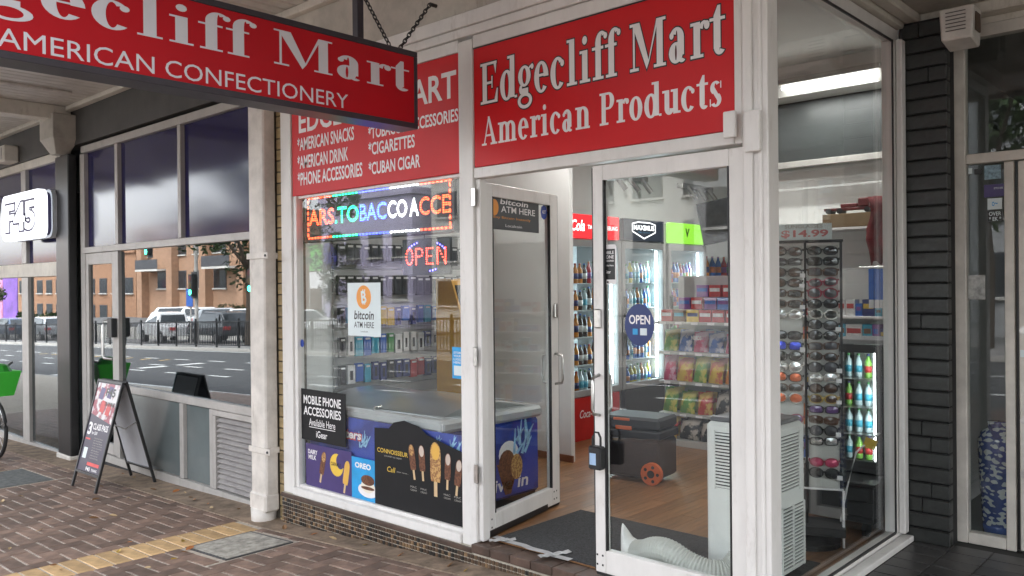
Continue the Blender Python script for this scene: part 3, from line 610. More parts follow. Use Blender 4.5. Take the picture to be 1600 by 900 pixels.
text(GF, 'F45', -11.68, -10.58, 2.21, 2.60, .0505, NV, g5, .10); text(GF, 'F45', -11.65, -10.61, 2.235, 2.575, .0515, EW, g5, .035)
# ================================================================ scrolling LED sign and OPEN sign
LD = street(3.575)
ld = T('led_sign', 'scrolling message LED panel with coloured dotted letters inside the window', 'LED sign', (-4.6, 3.6, 1.87))
LD.obox('case', -5.42, -3.785, 1.862, 2.222, -.06, .002, BLKPL, ld, .004)
LD.obox('screen', -5.395, -3.81, 1.885, 2.20, .0022, .004, mat('led_matrix', (.05, .048, .042), .6, .5, 250), ld, 0)
CR = {'r': (1., .06, .02), 'g': (.02, .85, .28), 'b': (.02, .05, 1.), 'w': (.95, .97, 1.)}
def LE(k, s=1.0): return emis('led_'+k, CR[k], s, .0155)
for s_, a, b, k in (('ARS', -5.37, -5.05, 'r'), ('.TO', -5.04, -4.76, 'g'), ('BAC', -4.745, -4.45, 'b'), ('CO', -4.435, -4.235, 'w'), ('A', -4.21, -4.12, 'w'), ('CCE', -4.11, -3.83, 'r')):
    text(LD, s_, a, b, 1.987, 2.103, .0048, LE(k, 2.2 if k == 'b' else 1.), ld, .012, 'led_letters')
mbs = {k: MB() for k in CR}
def seg(x): return 'r' if x < -5.07 else 'g' if x < -4.76 else 'b' if x < -4.44 else 'w' if x < -4.13 else 'r'
for i in range(41):
    x = -5.375+i*.0386
    for z in (1.893, 2.190): LD.box(mbs[seg(x)], x, x+.023, z-.006, z+.006, .0045, .007)
for i in range(7):
    for x in (-5.385, -3.826): LD.box(mbs['r'], x, x+.012, 1.905+i*.041, 1.93+i*.041, .0045, .007)
for k in CR: mbs[k].build('led_border', emis('ledb_'+k, CR[k], 1.0), ld)
LD.obox('bracket', -5.455, -5.43, 1.86, 2.02, -.02, .002, BLKPL, ld)
op = T('open_sign', 'black LED board spelling OPEN in red dots with blue arc', 'LED sign', (-4.09, 3.6, 1.6))
OP = street(3.60); OP.obox('board', -4.32, -3.855, 1.60, 1.838, -.02, .002, BLKPL, op, .003)
stro = {'O': [ell(0.5, .5, .42, .5, 14)], 'P': [[(0, i/7) for i in range(8)], [(.25, 1), (.5, 1), (.75, .92), (.82, .75), (.72, .55), (.45, .5), (.2, .5)]], 'E': [[(0, i/7) for i in range(8)], [(.25, 1), (.5, 1), (.75, 1)], [(.25, .5), (.55, .5)], [(.25, 0), (.5, 0), (.75, 0)]], 'N': [[(0, i/7) for i in range(8)], [(.16+.16*i, 1-.2*i) for i in range(6)], [(.95, i/7) for i in range(8)]]}
mb = MB()
for n_, ch in enumerate('OPEN'):
    for st in stro[ch]:
        for (x, y) in st: OP.poly(mb, ell(-4.285+n_*.105+x*.078, 1.672+y*.10, .0052, .0052, 6), .0022, .005)
mb.build('red_dots', emis('open_red', (1, .05, .03), 1.5), op); mb = MB()
for a in list(range(28, 62, 9))+list(range(115, 150, 9))+list(range(282, 305, 8)): OP.poly(mb, ell(-4.085+.2*math.cos(rad(a)), 1.722+.098*math.sin(rad(a)), .0055, .0055, 6), .0022, .005)
mb.build('blue_dots', emis('open_blue', (.08, .07, 1), 1.8), op); MB().tube([(-4.1, 3.6, 1.838), (-4.1, 3.6, 1.862)], .003, 5).build('hanger', BLKPL, op)
# ================================================================ window posters (stuck inside the glass)
W = street(3.5435)
PAPER = mat('pale_paper', (.66, .74, .75), .5, .03); NAVYP = mat('purple_print', (.055, .035, .15), .4, .06); CYAN = mat('cyan_print', (.02, .33, .68), .4, .12, 9); BLKP = mat('black_print', (.014, .014, .015), .6, .1, 5, spec=.2); ORA = mat('orange_print', (.80, .30, .03), .4, .05)
CHOC = print_mat('chocolate_print', (.10, .035, .018), (.17, .065, .03), 60); NUT = print_mat('nut_print', (.55, .33, .12), (.28, .13, .05), 70); STICK = mat('stick_print', (.62, .45, .25), .5); CARAM = mat('caramel_print', (.72, .42, .08), .4); BLUEP = print_mat('blue_splash_print', (.012, .03, .22), (.02, .06, .38), 3); SPL = mat('splash_print', (.30, .55, .78), .4, .3, 20); GOLD = mat('gold_print', (.75, .5, .06), .4); GREYT = mat('grey_ink', (.35, .33, .3), .5); REDP = mat('red_print', (.55, .03, .03), .4)
p1 = T('poster', 'pale blue cryptocurrency machine poster with orange coin on the window', 'poster', (-4.67, 3.557, 1.18))
W.obox('sheet', -4.858, -4.488, 1.185, 1.555, -.001, .001, PAPER, p1, 0); W.poly(MB(), ell(-4.673, 1.455, .082, .082, 32), .0012, .0018).build('coin', ORA, p1)
text(W, 'B', -4.705, -4.642, 1.412, 1.498, .0022, PAPER, p1, .03, shear=-.1)
for xx in (-4.685, -4.665):
    for zz in (1.404, 1.493): W.obox('coin_tick', xx, xx+.009, zz, zz+.016, .0022, .0026, PAPER, p1, 0)
text(W, 'bitcoin', -4.785, -4.562, 1.30, 1.362, .0012, INK, p1, .02, shear=.15); text(W, 'ATM HERE', -4.785, -4.562, 1.243, 1.284, .0012, INK, p1, .008); text(W, 'Localcoin', -4.71, -4.63, 1.212, 1.224, .0012, INK, p1)
p2 = T('poster', 'black phone accessories sticker with white lettering on the window', 'sticker', (-5.2, 3.557, .38))
W.obox('sheet', -5.452, -4.895, .385, .765, -.001, .003, BLKP, p2, 0)
for s_, a, b, z0, z1, bo in (('MOBILE PHONE', -5.42, -4.95, .655, .72, .02), ('ACCESSORIES', -5.42, -4.95, .572, .637, .02), ('Available Here', -5.35, -5.02, .497, .55, .005), ('iGear', -5.26, -5.12, .415, .465, .01)): text(W, s_, a, b, z0, z1, .0034, LETTER, p2, bo)
W.obox('underline', -5.35, -5.02, .484, .489, .0033, .0038, LETTER, p2, 0)
p3 = T('poster', 'purple chocolate ice cream poster with two ice creams at the window corner', 'poster', (-5.12, 3.557, .05))
W.obox('sheet', -5.40, -4.832, .047, .36, -.001, .001, NAVYP, p3, 0)
text(W, 'DAIRY', -5.37, -5.25, .285, .318, .0014, LETTER, p3, .03); text(W, 'MILK', -5.365, -5.265, .245, .278, .0014, LETTER, p3, .03)
def icecream(x, z, w, hgt, m, par, top=None, tilt=0., k=0, F=None):
    F = F or W; c, s_ = math.cos(tilt), math.sin(tilt); dd = .0012+k*.0006
    def rot(pts): return [(x+(px*c-pz*s_), z+(px*s_+pz*c)) for px, pz in pts]
    F.poly(MB(), rot([(-w*.16, -hgt*.46), (w*.16, -hgt*.46), (w*.16, -hgt*.12), (-w*.16, -hgt*.12)]), dd, dd+.0002).build('ice_cream_stick', STICK, par)
    F.poly(MB(), rot([(-w*.42, -hgt*.2), (w*.42, -hgt*.2), (w*.5, -hgt*.1)]+[(w*.5*math.cos(rad(a)), hgt*.30+hgt*.2*math.sin(rad(a))) for a in range(0, 181, 20)]+[(-w*.5, -hgt*.1)]), dd+.0002, dd+.0004).build('ice_cream', m, par)
    if top: F.poly(MB(), rot(ell(0, hgt*.33, w*.40, hgt*.15, 12)), dd+.0004, dd+.0006).build('ice_cream_bite', top, par)
icecream(-5.19, .20, .06, .25, CHOC, p3, NUT, -.25); W.poly(MB(), ell(-5.01, .245, .082, .082, 20), .0012, .0016).build('caramel_swirl', GOLD, p3); W.poly(MB(), ell(-4.965, .275, .05, .055, 16), .0017, .0019).build('swirl_cut', NAVYP, p3); text(W, 'CARAMILK', -5.08, -4.955, .235, .262, .0021, INK, p3, .02); icecream(-4.90, .17, .062, .25, CARAM, p3, None, -.2, 1)
p4 = T('poster', 'bright blue cookie ice cream poster beside the purple one', 'poster', (-4.66, 3.557, .05))
W.obox('sheet', -4.828, -4.50, .047, .335, .0012, .003, CYAN, p4, 0)
text(W, 'OREO', -4.79, -4.61, .262, .302, .0034, LETTER, p4, .04)
for a, m_, rx, rz, zz, k in (('plate', LETTER, .11, .05, .12, 0), ('cream', mat('cream_print', (.78, .72, .6), .4), .075, .048, .15, 1), ('cookie', CHOC, .075, .036, .19, 2), ('cookie', CHOC, .075, .012, .135, 2)): W.poly(MB(), ell(-4.645, zz, rx, rz, 20), .0034+k*.0004, .0037+k*.0004).build(a, m_, p4)
p5 = T('poster', 'black gourmet ice cream poster showing five chocolate ice creams on sticks', 'poster', (-4.1, 3.557, .05))
W.poly(MB(), [(-4.565, .047), (-3.672, .047), (-3.672, .50), (-4.02, .575), (-4.10, .62), (-4.25, .645), (-4.36, .62), (-4.41, .575), (-4.565, .565)], .0032, .0042).build('sheet', BLKP, p5)
W2 = street(3.5392)
text(W2, 'CONNOISSEUR', -4.535, -4.215, .405, .435, .0004, GOLD, p5, .005); text(W2, 'GOURMET ICE CREAM', -4.46, -4.28, .382, .392, .0004, GREYT, p5); text(W2, 'Call', -4.43, -4.345, .285, .32, .0004, GOLD, p5, shear=.2); text(W2, 'your name...', -4.33, -4.21, .29, .30, .0004, GREYT, p5)
for k, (x, z, w_, h_, m_, tp, tl) in enumerate(((-4.165, .38, .058, .24, CHOC, NUT, .16), (-4.072, .385, .058, .24, CHOC, mat('pale_bite_print', (.6, .5, .42), .4), .08), (-3.945, .36, .098, .36, NUT, CARAM, 0.), (-3.832, .365, .055, .24, CHOC, MC['pale_bite_print'], -.05), (-3.74, .34, .058, .24, CHOC, MC['pale_bite_print'], -.14))): icecream(x, z, w_, h_, m_, p5, tp, tl, 0, W2)
for x in (-4.16, -4.06, -3.84, -3.745): text(W2, 'MAC', x-.03, x+.03, .215, .228, .0004, GREYT, p5); text(W2, 'CREAM', x-.03, x+.03, .195, .207, .0004, GREYT, p5)
p6 = T('poster', 'blue splash ice cream backing poster along the back of the freezer', 'poster', (-4.3, 3.57, .05))
WB = street(3.568); WB.obox('sheet', -4.90, -3.672, .047, .60, -.001, .001, BLUEP, p6, 0)
text(WB, 'Peters', -5.08+.02, -4.74, .44, .52, .0016, REDP, p6, .06, shear=.1); text(WB, 'Peters', -5.07+.02, -4.75, .45, .51, .0022, LETTER, p6, .03, shear=.1)
def splash(F, x, z, s, par, n=9):
    mb = MB()
    for i in range(n):
        a = random.uniform(-.2, .9); L = s*random.uniform(.4, 1.); b = (x+random.uniform(-s, s)*.4, z+random.uniform(-.3, .3)*s); e_ = (b[0]+L*math.sin(a), b[1]+L*math.cos(a))
        nx, nz = math.cos(a)*s*.07, -math.sin(a)*s*.07
        F.poly(mb, [(b[0]-nx, b[1]-nz), (b[0]+nx, b[1]+nz), (e_[0]+nx*.3, e_[1]+nz*.3), (e_[0]-nx*.3, e_[1]-nz*.3)], .0012+i*.00015, .0013+i*.00015)
    mb.build('water_splash', SPL, par)
splash(WB, -3.80, .50, .11, p6); splash(WB, -4.72, .42, .12, p6); splash(WB, -3.95, .53, .07, p6, 5)
p7 = T('poster', 'small blue notice with white print beside the yellow machine', 'notice', (-3.73, 3.557, .95))
W.obox('sheet', -3.785, -3.675, .955, 1.15, -.001, .001, CYAN, p7, 0)
for k, s_ in enumerate(('STORE', 'YOUR', 'LUGGAGE', 'HERE')): text(W, s_, -3.772, -3.772+.016*len(s_), 1.108-k*.02, 1.122-k*.02, .0014, LETTER, p7, .01)
W.obox('white_square', -3.770, -3.70, .975, 1.035, .0012, .0016, PAPER, p7, 0)
W.poly(MB(), ell(-5.435, 1.105, .024, .03, 8), .0, .002).build('adt_sticker', mat('blue_sticker', (.02, .06, .35), .4)).name = 'alarm_sticker'
tag(bpy.data.objects['alarm_sticker'], 'small blue octagonal alarm sticker at the display window edge', 'sticker')
for k, x in enumerate((-4.63, -4.28, -3.98)):
    c = T('price_clip', 'small white price clip on the freezer rim behind the window', 'clip', (x, 3.6, .60), group='price clips along the freezer rim'); box('clip', (x, x+.04, 3.595, 3.603, .60, .645), LETTER, c, .002); box('clip_foot', (x, x+.035, 3.59, 3.603, .575, .598), PAPER, c, 0)
# door stickers
D2 = street(3.531); dfr = D2
q = T('sticker', 'round navy OPEN sticker on the closed glass door', 'sticker', (-2.39, 3.53, 1.2)); D2.poly(MB(), ell(-2.39, 1.322, .088, .106, 32), 0, .0008).build('disc', mat('navy_sticker', (.012, .03, .14), .35, .08), q)
text(D2, 'OPEN', -2.452, -2.325, 1.325, 1.372, .0012, LETTER, q, .02); D2.obox('card_logo', -2.43, -2.40, 1.272, 1.302, .0009, .0013, CYAN, q, 0); D2.obox('card_logo', -2.385, -2.345, 1.270, 1.305, .0009, .0013, PAPER, q, 0)
q = T('sticker', 'phone shaped black and white accessories sticker on the closed door', 'sticker', (-2.58, 3.53, 1.53)); D2.poly(MB(), rrect(-2.638, -2.528, 1.528, 1.735, .014), 0, .0008).build('phone_body', LETTER, q); D2.obox('phone_screen', -2.630, -2.536, 1.553, 1.712, .0009, .0013, INK, q, 0); D2.poly(MB(), ell(-2.583, 1.54, .006, .006, 8), .0009, .0013).build('button', INK, q)
for s_, z, w_ in (('MOBILE', 1.685, .08), ('PHONE', 1.662, .08), ('ACCESSORIES', 1.646, .08), ('Available Here', 1.622, .075), ('iGear', 1.585, .04)): text(D2, s_, -2.583-w_/2, -2.583+w_/2, z, z+(.017 if z > 1.65 or z < 1.6 else .009), .0016, LETTER, q, .015)
a_ = rad(101); LF = Fr((-3.54, 3.56, 0), (math.cos(a_), math.sin(a_), 0), (0, 0, 1))
q = T('sticker', 'dark cryptocurrency machine banner across the top of the open door', 'sticker', (-3.6, 3.95, 1.9)); LF.obox('sheet', .105, .69, 1.875, 2.075, .0035, .0045, mat('charcoal_print', (.045, .05, .055), .4), q, 0)
LF.poly(MB(), ell(.145, 2.01, .045, .05, 20), .0048, .0052).build('coin', ORA, q); text(LF, 'bitcoin', .21, .55, 2.035, 2.07, .005, LETTER, q, .02, shear=.1); text(LF, 'ATM HERE', .22, .64, 1.985, 2.025, .005, LETTER, q, .01); text(LF, 'Buy Bitcoin Instantly', .13, .58, 1.94, 1.96, .005, ORA, q); text(LF, 'Localcoin', .27, .47, 1.895, 1.912, .005, LETTER, q)
q = T('sticker', 'blue octagonal alarm sticker on the open glass door', 'sticker', (-3.68, 4.33, 2.0)); LF.poly(MB(), ell(.762, 2.02, .045, .05, 8), .0035, .0045).build('octagon', MC['blue_sticker'], q); text(LF, 'ADT', .737, .787, 2.01, 2.035, .005, LETTER, q, .02)
# ================================================================ inside the mart
WOOD = mat('laminate_floor', (.27, .135, .06), .33, .22, 5, .03, stretch=(1.2, 9, 1))
flo = struct(box('shop_floor', (-5.645, -1.74, 3.59, 11, -.12, -.008), mat('floor_gap', (.05, .028, .014), .8), None, 0))
WOOD = mat('laminate_board', (.25, .125, .055), .33, .25, 4, .03, stretch=(9, 1.0, 1), rnd=.22); bdm = {}
for i in range(33):
    y = 3.60-(i*.47 % 1.2)
    while y < 11:
        ya = max(y, 3.60); yb = min(y+1.2, 11); x = -5.64+i*.118; w = min(.118, -1.742-x)
        if yb-ya > .05 and w > .03:
            key = (round(yb-ya, 3), round(w, 3))
            if key not in bdm: bdm[key] = MB().box(.0008, w-.0008, .0012, yb-ya-.0012, -.0075, 0).mesh(); bdm[key].materials.append(WOOD)
            o = link('floorboard', bdm[key], None, flo); o.location = (x, ya, 0)
        y += 1.2
CEIL = mat('shop_ceiling', (.66, .66, .63), .7, .05, 2)
sr = T('shop_room', 'white painted walls and ceiling of the mart interior', 'room', (-3.7, 8, 0))
box('ceiling', (-5.645, -1.62, 3.70, 11, 3.163, 3.25), CEIL, sr, 0); box('back_wall', (-5.645, -1.62, 11, 11.1, 0, 3.162), WALLW, sr, 0); box('right_wall', (-1.733, -1.68, 5.24, 11, 0, 3.162), WALLW, sr, 0)
box('partition', (-5.645, -4.50, 5.60, 5.65, 0, 3.162), WALLW, sr, 0); box('skirting', (-5.0, -4.47, 5.585, 5.599, 0, .06), mat('skirting_brown', (.22, .09, .05), .5), sr, .003)
TUBE = emis('fluorescent', (1., .98, .94), 1.6)
def batten(x0, x1, y, z, lab, energy, vis=True):
    t = T('batten_light', lab, 'light fitting', ((x0+x1)/2, y, z)); box('housing', (x0, x1, y-.04, y+.04, z+.02, z+.06), GREY, t); MB().tube([(x0+.02, y, z), (x1-.02, y, z)], .012, 10).build('tube', TUBE, t, smooth=True)
    L = bpy.data.lights.new('tube_lamp', 'AREA'); L.shape = 'RECTANGLE'; L.size = x1-x0; L.size_y = .02; L.energy = energy; L.color = (1, .98, .95); o = bpy.data.objects.new('tube_lamp', L); COL.objects.link(o); o.location = ((x0+x1)/2, y, z-.06)
batten(-2.78, -2.04, 6.0, 2.985, 'lit fluorescent tube under the ceiling behind the side window', 1.6)
batten(-4.6, -3.2, 5.1, 3.09, 'lit ceiling batten above the entrance floor', 2.6); batten(-4.4, -3.0, 8.2, 3.09, 'lit ceiling batten at the back of the shop', 3.8)
bk = T('wall_shelving', 'white wall shelving with dark bulkhead behind the sunglasses stand', 'shelving', (-2.4, 6.4, 0))
box('bulkhead', (-3.1, -1.735, 6.28, 6.5, 2.47, 2.93), mat('dark_bulkhead', (.035, .04, .04), .4, .08, 3), bk, 0); box('bulkhead_trim', (-3.1, -1.735, 6.25, 6.279, 2.42, 2.468), GREY, bk); box('beam', (-3.1, -1.735, 6.05, 6.5, 2.932, 3.16), CEIL, bk, 0)
box('backboard', (-3.1, -1.735, 6.40, 6.45, 0, 2.42), WALLW, bk, 0)
for z in (1.93, 1.28, 1.10, .92, .72, .45, .2): box('shelf', (-3.05, -1.74, 6.14, 6.398, z-.02, z), LETTER, bk)
# small goods on the wall shelving
def pm(n, c): return mat('pack_'+n, c, .4, .15, 25)
PK = [pm('red', (.42, .03, .03)), pm('blue', (.03, .12, .45)), pm('white', (.66, .66, .66)), pm('navy', (.03, .04, .16)), pm('green', (.06, .26, .08)), pm('yellow', (.62, .42, .05)), pm('orange', (.58, .17, .03)), pm('purple', (.20, .06, .26)), pm('pink', (.6, .16, .28)), pm('cyan', (.05, .35, .5)), pm('black', (.03, .03, .03)), pm('brown', (.14, .07, .03))]
PN = ['red', 'blue', 'white', 'navy', 'green', 'yellow', 'orange', 'purple', 'pink', 'cyan', 'black', 'brown']
cmesh = {}
WSH = {1.28: 'second', 1.10: 'third', .92: 'fourth', .72: 'fifth', .45: 'sixth', .2: 'lowest'}
def carton(x, y, z, w, d, h, k, lab, grp, rz=0.):
    key = (round(w, 3), round(d, 3), round(h, 3), k)
    if key not in cmesh: me = MB().box(-w/2, w/2, -d/2, d/2, 0, h).box(-w/2+.008, w/2-.008, -d/2-.0012, -d/2-.0002, h*.45, h*.75, 1).mesh(0); me.materials.append(PK[k]); me.materials.append(PK[(k*5+2) % 12]); cmesh[key] = me
    o = bpy.data.objects.new('carton', cmesh[key]); COL.objects.link(o); o.location = (x, y, z); o.rotation_euler = (0, 0, rz)
    return tag(o, f'small {PN[k]} carton {lab}', 'carton', grp)
for z in (1.28, 1.10, .92, .72, .45, .2):
    x = -3.0
    while x < -1.85:
        w = random.choice((.05, .07, .09, .12)); k = random.choice((0, 1, 2, 2, 3, 7, 9, 1, 6)); carton(x+w/2, 6.2, z, w-.004, .09, random.choice((.06, .09, .12)) if z > .5 else .15, k, f'on the {WSH[z]} white wall shelf', 'cartons on the wall shelving'); x += w
# toothbrush packs, red pouch, hanging red cloth, toy truck on a box
for k in range(6):
    o = MB().box(-.018, .018, -.006, .006, 0, .22, 0).box(-.016, .016, -.008, .008, -.06, .0, 1).build('hanging_pack', [PK[1], PK[2]]); o.location = (-2.16+k*.042, 6.12-k*.005, 1.40); tag(o, 'blue hanging pack beside the sunglasses stand', 'pack', 'blue packs hanging in a row'); 
box('hook_rail', (-2.25, -1.88, 6.12, 6.398, 1.625, 1.64), CHROME, bk)
cl = MB(); n = 8; vs = []
for j in range(7):
    for i in range(n+1): vs.append((-2.12+.16*i/n+(.02*math.sin(j*1.3)), 5.95+.02*math.sin(i*1.7+j*.4), 2.12-j*.075-(.03 if i % 3 == 0 and j == 6 else 0)))
cl.add(vs, [(j*(n+1)+i, j*(n+1)+i+1, (j+1)*(n+1)+i+1, (j+1)*(n+1)+i) for j in range(6) for i in range(n)]); o = cl.build('hanging_cloth', mat('dark_red_cloth', (.16, .012, .014), .8, .3, 9, .3), smooth=True); tag(o, 'dark red cloth hanging beside the toy truck', 'cloth')
md = o.modifiers.new('s', 'SOLIDIFY'); md.thickness = .006
tag(box('brown_box', (-2.52, -2.14, 6.14, 6.34, 1.93, 2.03), mat('cardboard', (.22, .15, .08), .8, .1, 8), None), 'flat brown cardboard box on the top wall shelf', 'box')
tt = T('toy_truck', 'dark red model truck standing on the brown box', 'toy truck', (-2.35, 6.2, 2.03))
TRK = mat('toy_red', (.12, .015, .015), .4); box('chassis', (-2.52, -2.16, 6.17, 6.23, 2.055, 2.075), TRK, tt); box('cab', (-2.27, -2.19, 6.165, 6.235, 2.076, 2.14), TRK, tt, .008); box('bonnet', (-2.40, -2.275, 6.175, 6.225, 2.076, 2.105), TRK, tt, .006)
for x in (-2.48, -2.40, -2.20): MB().tube([(x, 6.155, 2.052), (x, 6.245, 2.052)], .021, 12).build('wheel', BLKPL, tt)
# mini display fridge on a black trolley
mf = T('display_fridge', 'small black display fridge with bright light strip beside the side window', 'fridge', (-1.95, 5.4, .34))
box('body', (-2.12, -1.80, 5.62, 5.66, .34, 1.14), BLKPL, mf); box('side', (-2.12, -2.10, 5.28, 5.619, .34, 1.14), BLKPL, mf); box('side', (-1.82, -1.80, 5.28, 5.619, .34, 1.14), BLKPL, mf); box('top', (-2.13, -1.79, 5.27, 5.66, 1.141, 1.17), mat('grey_top', (.3, .3, .3), .3), mf); box('base', (-2.099, -1.821, 5.28, 5.619, .34, .40), BLKPL, mf)
for z in (.57, .74, .92): box('shelf', (-2.099, -1.821, 5.32, 5.61, z-.006, z), CHROME, mf, 0)
box('door_pane', (-2.10, -1.82, 5.268, 5.274, .38, 1.12), GLASS, mf, 0); [box('door_frame', q_, BLKPL, mf, .002) for q_ in ((-2.12, -2.085, 5.255, 5.267, .38, 1.14), (-1.835, -1.80, 5.255, 5.267, .38, 1.14), (-2.0845, -1.8355, 5.255, 5.267, 1.09, 1.14), (-2.0845, -1.8355, 5.255, 5.267, .38, .42))]; box('back_liner', (-2.098, -1.822, 5.612, 5.619, .40, 1.14), mat('pale_liner', (.6, .7, .62), .5), mf, 0); box('light_strip', (-1.862, -1.844, 5.30, 5.315, .42, 1.10), emis('fridge_strip', (.93, 1., .97), 2.), mf, 0)
L = bpy.data.lights.new('strip_lamp', 'AREA'); L.shape = 'RECTANGLE'; L.size = .03; L.size_y = .68; L.energy = .2; o = bpy.data.objects.new('strip_lamp', L); COL.objects.link(o); o.location = (-1.85, 5.33, .76); o.rotation_euler = (rad(90), 0, rad(75))
bot_proto = {}
def bottle_mesh(h, r, c, capc, lab):
    key = (h, r, c, capc)
    if key in bot_proto: return bot_proto[key]
    me = MB().lathe((0, 0, 0), [(r*.85, 0), (r, h*.03), (r, h*.6), (r*.9, h*.68), (r*.38, h*.84), (r*.36, h*.93)], 10).lathe((0, 0, 0), [(r*.42, h*.925), (r*.42, h)], 8, 1).lathe((0, 0, 0), [(r*1.02, h*.22), (r*1.02, h*.5)], 10, 2).mesh()
    for m in (c, capc, lab): me.materials.append(m)
    for p in me.polygons: p.use_smooth = True
    bot_proto[key] = me; return me
LIQ = [mat('drink_'+n, c, .12, .05, spec=.6) for n, c in (('cola', (.04, .015, .01)), ('clear', (.45, .58, .62)), ('blue', (.03, .13, .5)), ('orange', (.6, .22, .03)), ('green', (.2, .45, .08)), ('red', (.45, .03, .04)), ('purple', (.22, .05, .3)), ('yellow', (.6, .5, .06)))]
LN = ['cola', 'clear', 'blue', 'orange', 'green', 'red', 'purple', 'yellow']
def bottle(x, y, z, h, r, k, where, grp):
    o = bpy.data.objects.new('bottle', bottle_mesh(h, r, LIQ[k], PK[(k*3+1) % 10], PK[(k*7+2) % 10])); COL.objects.link(o); o.location = (x, y, z); o.rotation_euler = (0, 0, random.uniform(0, 6))
    return tag(o, f'{LN[k]} coloured drink bottle {where}', 'bottle', grp)
for z in (.40, .57, .74, .92):
    for i in range(4): bottle(-2.06+i*.062, 5.42, z, .15, .024, random.choice((1, 4, 4, 1)), 'in the small display fridge', 'bottles in the display fridge')
tr = T('trolley', 'low black trolley on casters carrying the display fridge', 'trolley', (-1.95, 5.3, 0))
box('cabinet', (-2.30, -1.78, 5.05, 5.66, .09, .315), BLKPL, tr, .004); box('top', (-2.33, -1.76, 5.02, 5.68, .318, .335), BLKPL, tr, .003)
for x, y in ((-2.26, 5.1), (-1.84, 5.1), (-1.84, 5.6)): MB().tube([(x-.014, y, .045), (x+.014, y, .045)], .044, 14).build('caster', BLKPL, tr)
st = T('wire_stand', 'thin white framed low stand below the sunglasses', 'stand', (-2.0, 4.85, 0))
for x, y in ((-2.16, 4.66), (-1.86, 4.80)): MB().tube([(x, y, 0), (x, y, .33)], .007, 6).build('leg', LETTER, st)
MB().tube([(-2.16, 4.66, .333), (-1.86, 4.80, .333)], .007, 6).build('rail', LETTER, st); MB().tube([(-2.16, 4.66, .333), (-2.30, 4.92, .333)], .007, 6).build('rail', LETTER, st); MB().tube([(-2.30, 4.92, 0), (-2.30, 4.92, .333)], .007, 6).build('leg', LETTER, st)
# power cord with yellow tag
tag(MB().tube([(-1.78, 5.16, .62), (-1.80, 5.10, .60), (-1.86, 5.0, .52), (-1.90, 4.95, .3), (-1.92, 4.9, .1), (-1.98, 4.75, .02), (-2.02, 4.5, .012), (-1.95, 4.3, .012)], .006, 6).build('power_cord', LETTER, smooth=True), 'pale power cord hanging down from the fridge to the floor', 'cord')
o = MB().box(-.035, .035, -.001, .001, -.03, .03).build('tag', PK[5]); o.name = 'safety_tag'; o.location = (-1.80, 5.06, .57); o.rotation_euler = (0, .35, .4); tag(o, 'yellow safety tag on the power cord', 'tag')
# sunglasses stand
sgx, sgy, sgr = -2.06, 4.76, rad(23.4)
sd = T('sunglasses_stand', 'tall black sunglasses stand with pale panels and price board', 'display stand', (sgx, sgy, 0), sgr, local=True)
PANEL = mat('stand_panel', (.50, .50, .47), .45, .06)
for s_ in (-1, 1): box('panel', (s_*.098-.085, s_*.098+.085, -.004, .004, .33, 1.745), PANEL, sd, .002)
for x in (-.20, -.005, .19): box('upright', (x, x+.014, -.02, .02, .12, 1.76), BLKPL, sd, .002)
box('top_bar', (-.21, .21, -.025, .025, 1.76, 1.775), BLKPL, sd); box('foot', (-.21, .21, -.10, .14, .07, .12), BLKPL, sd, .006); MB().lathe((0, .02, 0), [(.19, 0), (.19, .03), (.05, .07)], 20).build('base', BLKPL, sd)
SF = Fr((0, 0, 0), (1, 0, 0), (0, 0, 1)); SF.obox('price_board', -.16, .15, 1.778, 1.872, -.004, .004, PAPER, sd, .002); text(SF, 'SUNGLASSES', -.11, .10, 1.846, 1.866, .0045, GREYT, sd, .01); text(SF, '$14.99', -.13, .13, 1.788, 1.836, .0045, mat('faded_red', (.55, .16, .16), .5), sd, .03)
FM = [mat('frame_black', (.015, .015, .016), .25), mat('frame_tort', (.10, .045, .02), .3, .4, 60), mat('frame_red', (.30, .02, .05), .3), mat('frame_metal', (.5, .48, .44), .25, metal=1.), mat('frame_gold', (.45, .32, .08), .3, metal=.6)]
LENS = {n: mat('lens_'+n, c, .06, 0, spec=.8, metal=mt) for n, c, mt in (('dark', (.012, .012, .014), 0), ('smoke', (.06, .06, .07), 0), ('brown', (.06, .025, .012), 0), ('blue mirror', (.01, .05, .75), .35), ('orange mirror', (.75, .13, .02), .35), ('pink', (.55, .05, .14), .2), ('silver mirror', (.6, .6, .6), .9), ('purple', (.12, .05, .2), 0))}
def glasses_meshes(rx, rz, fm, lm, sq):
    fr_ = MB(); ln = MB()
    for s_ in (-1, 1):
        cx = s_*.037
        def sup(a, k): c, d = math.cos(a), math.sin(a); e_ = .72 if sq else 1.; return (cx+math.copysign(abs(c)**e_, c)*rx*k, -.022-.004*math.cos(a)*s_*-1, math.copysign(abs(d)**e_, d)*rz*k-(0 if d > 0 else .003*abs(c)))
        n = 14; o_ = [sup(i*2*math.pi/n, 1.16) for i in range(n)]; i_ = [sup(i*2*math.pi/n, .93) for i in range(n)]
        fr_.add(o_+i_+[(x, y+.006, z) for x, y, z in o_], [(i, (i+1) % n, n+(i+1) % n, n+i) for i in range(n)]+[(i, 2*n+i, 2*n+(i+1) % n, (i+1) % n) for i in range(n)])
        ln.add([(x, y+.0015, z) for x, y, z in i_]+[(cx, -.026, 0)], [(i, (i+1) % n, n) for i in range(n)])
        fr_.box(s_*.074-.004, s_*.074+.004, -.02, .0, .004, .014)
    fr_.box(-.011, .011, -.026, -.020, .002, .008)
    return fr_.mesh(), ln.mesh()
gcache = {}
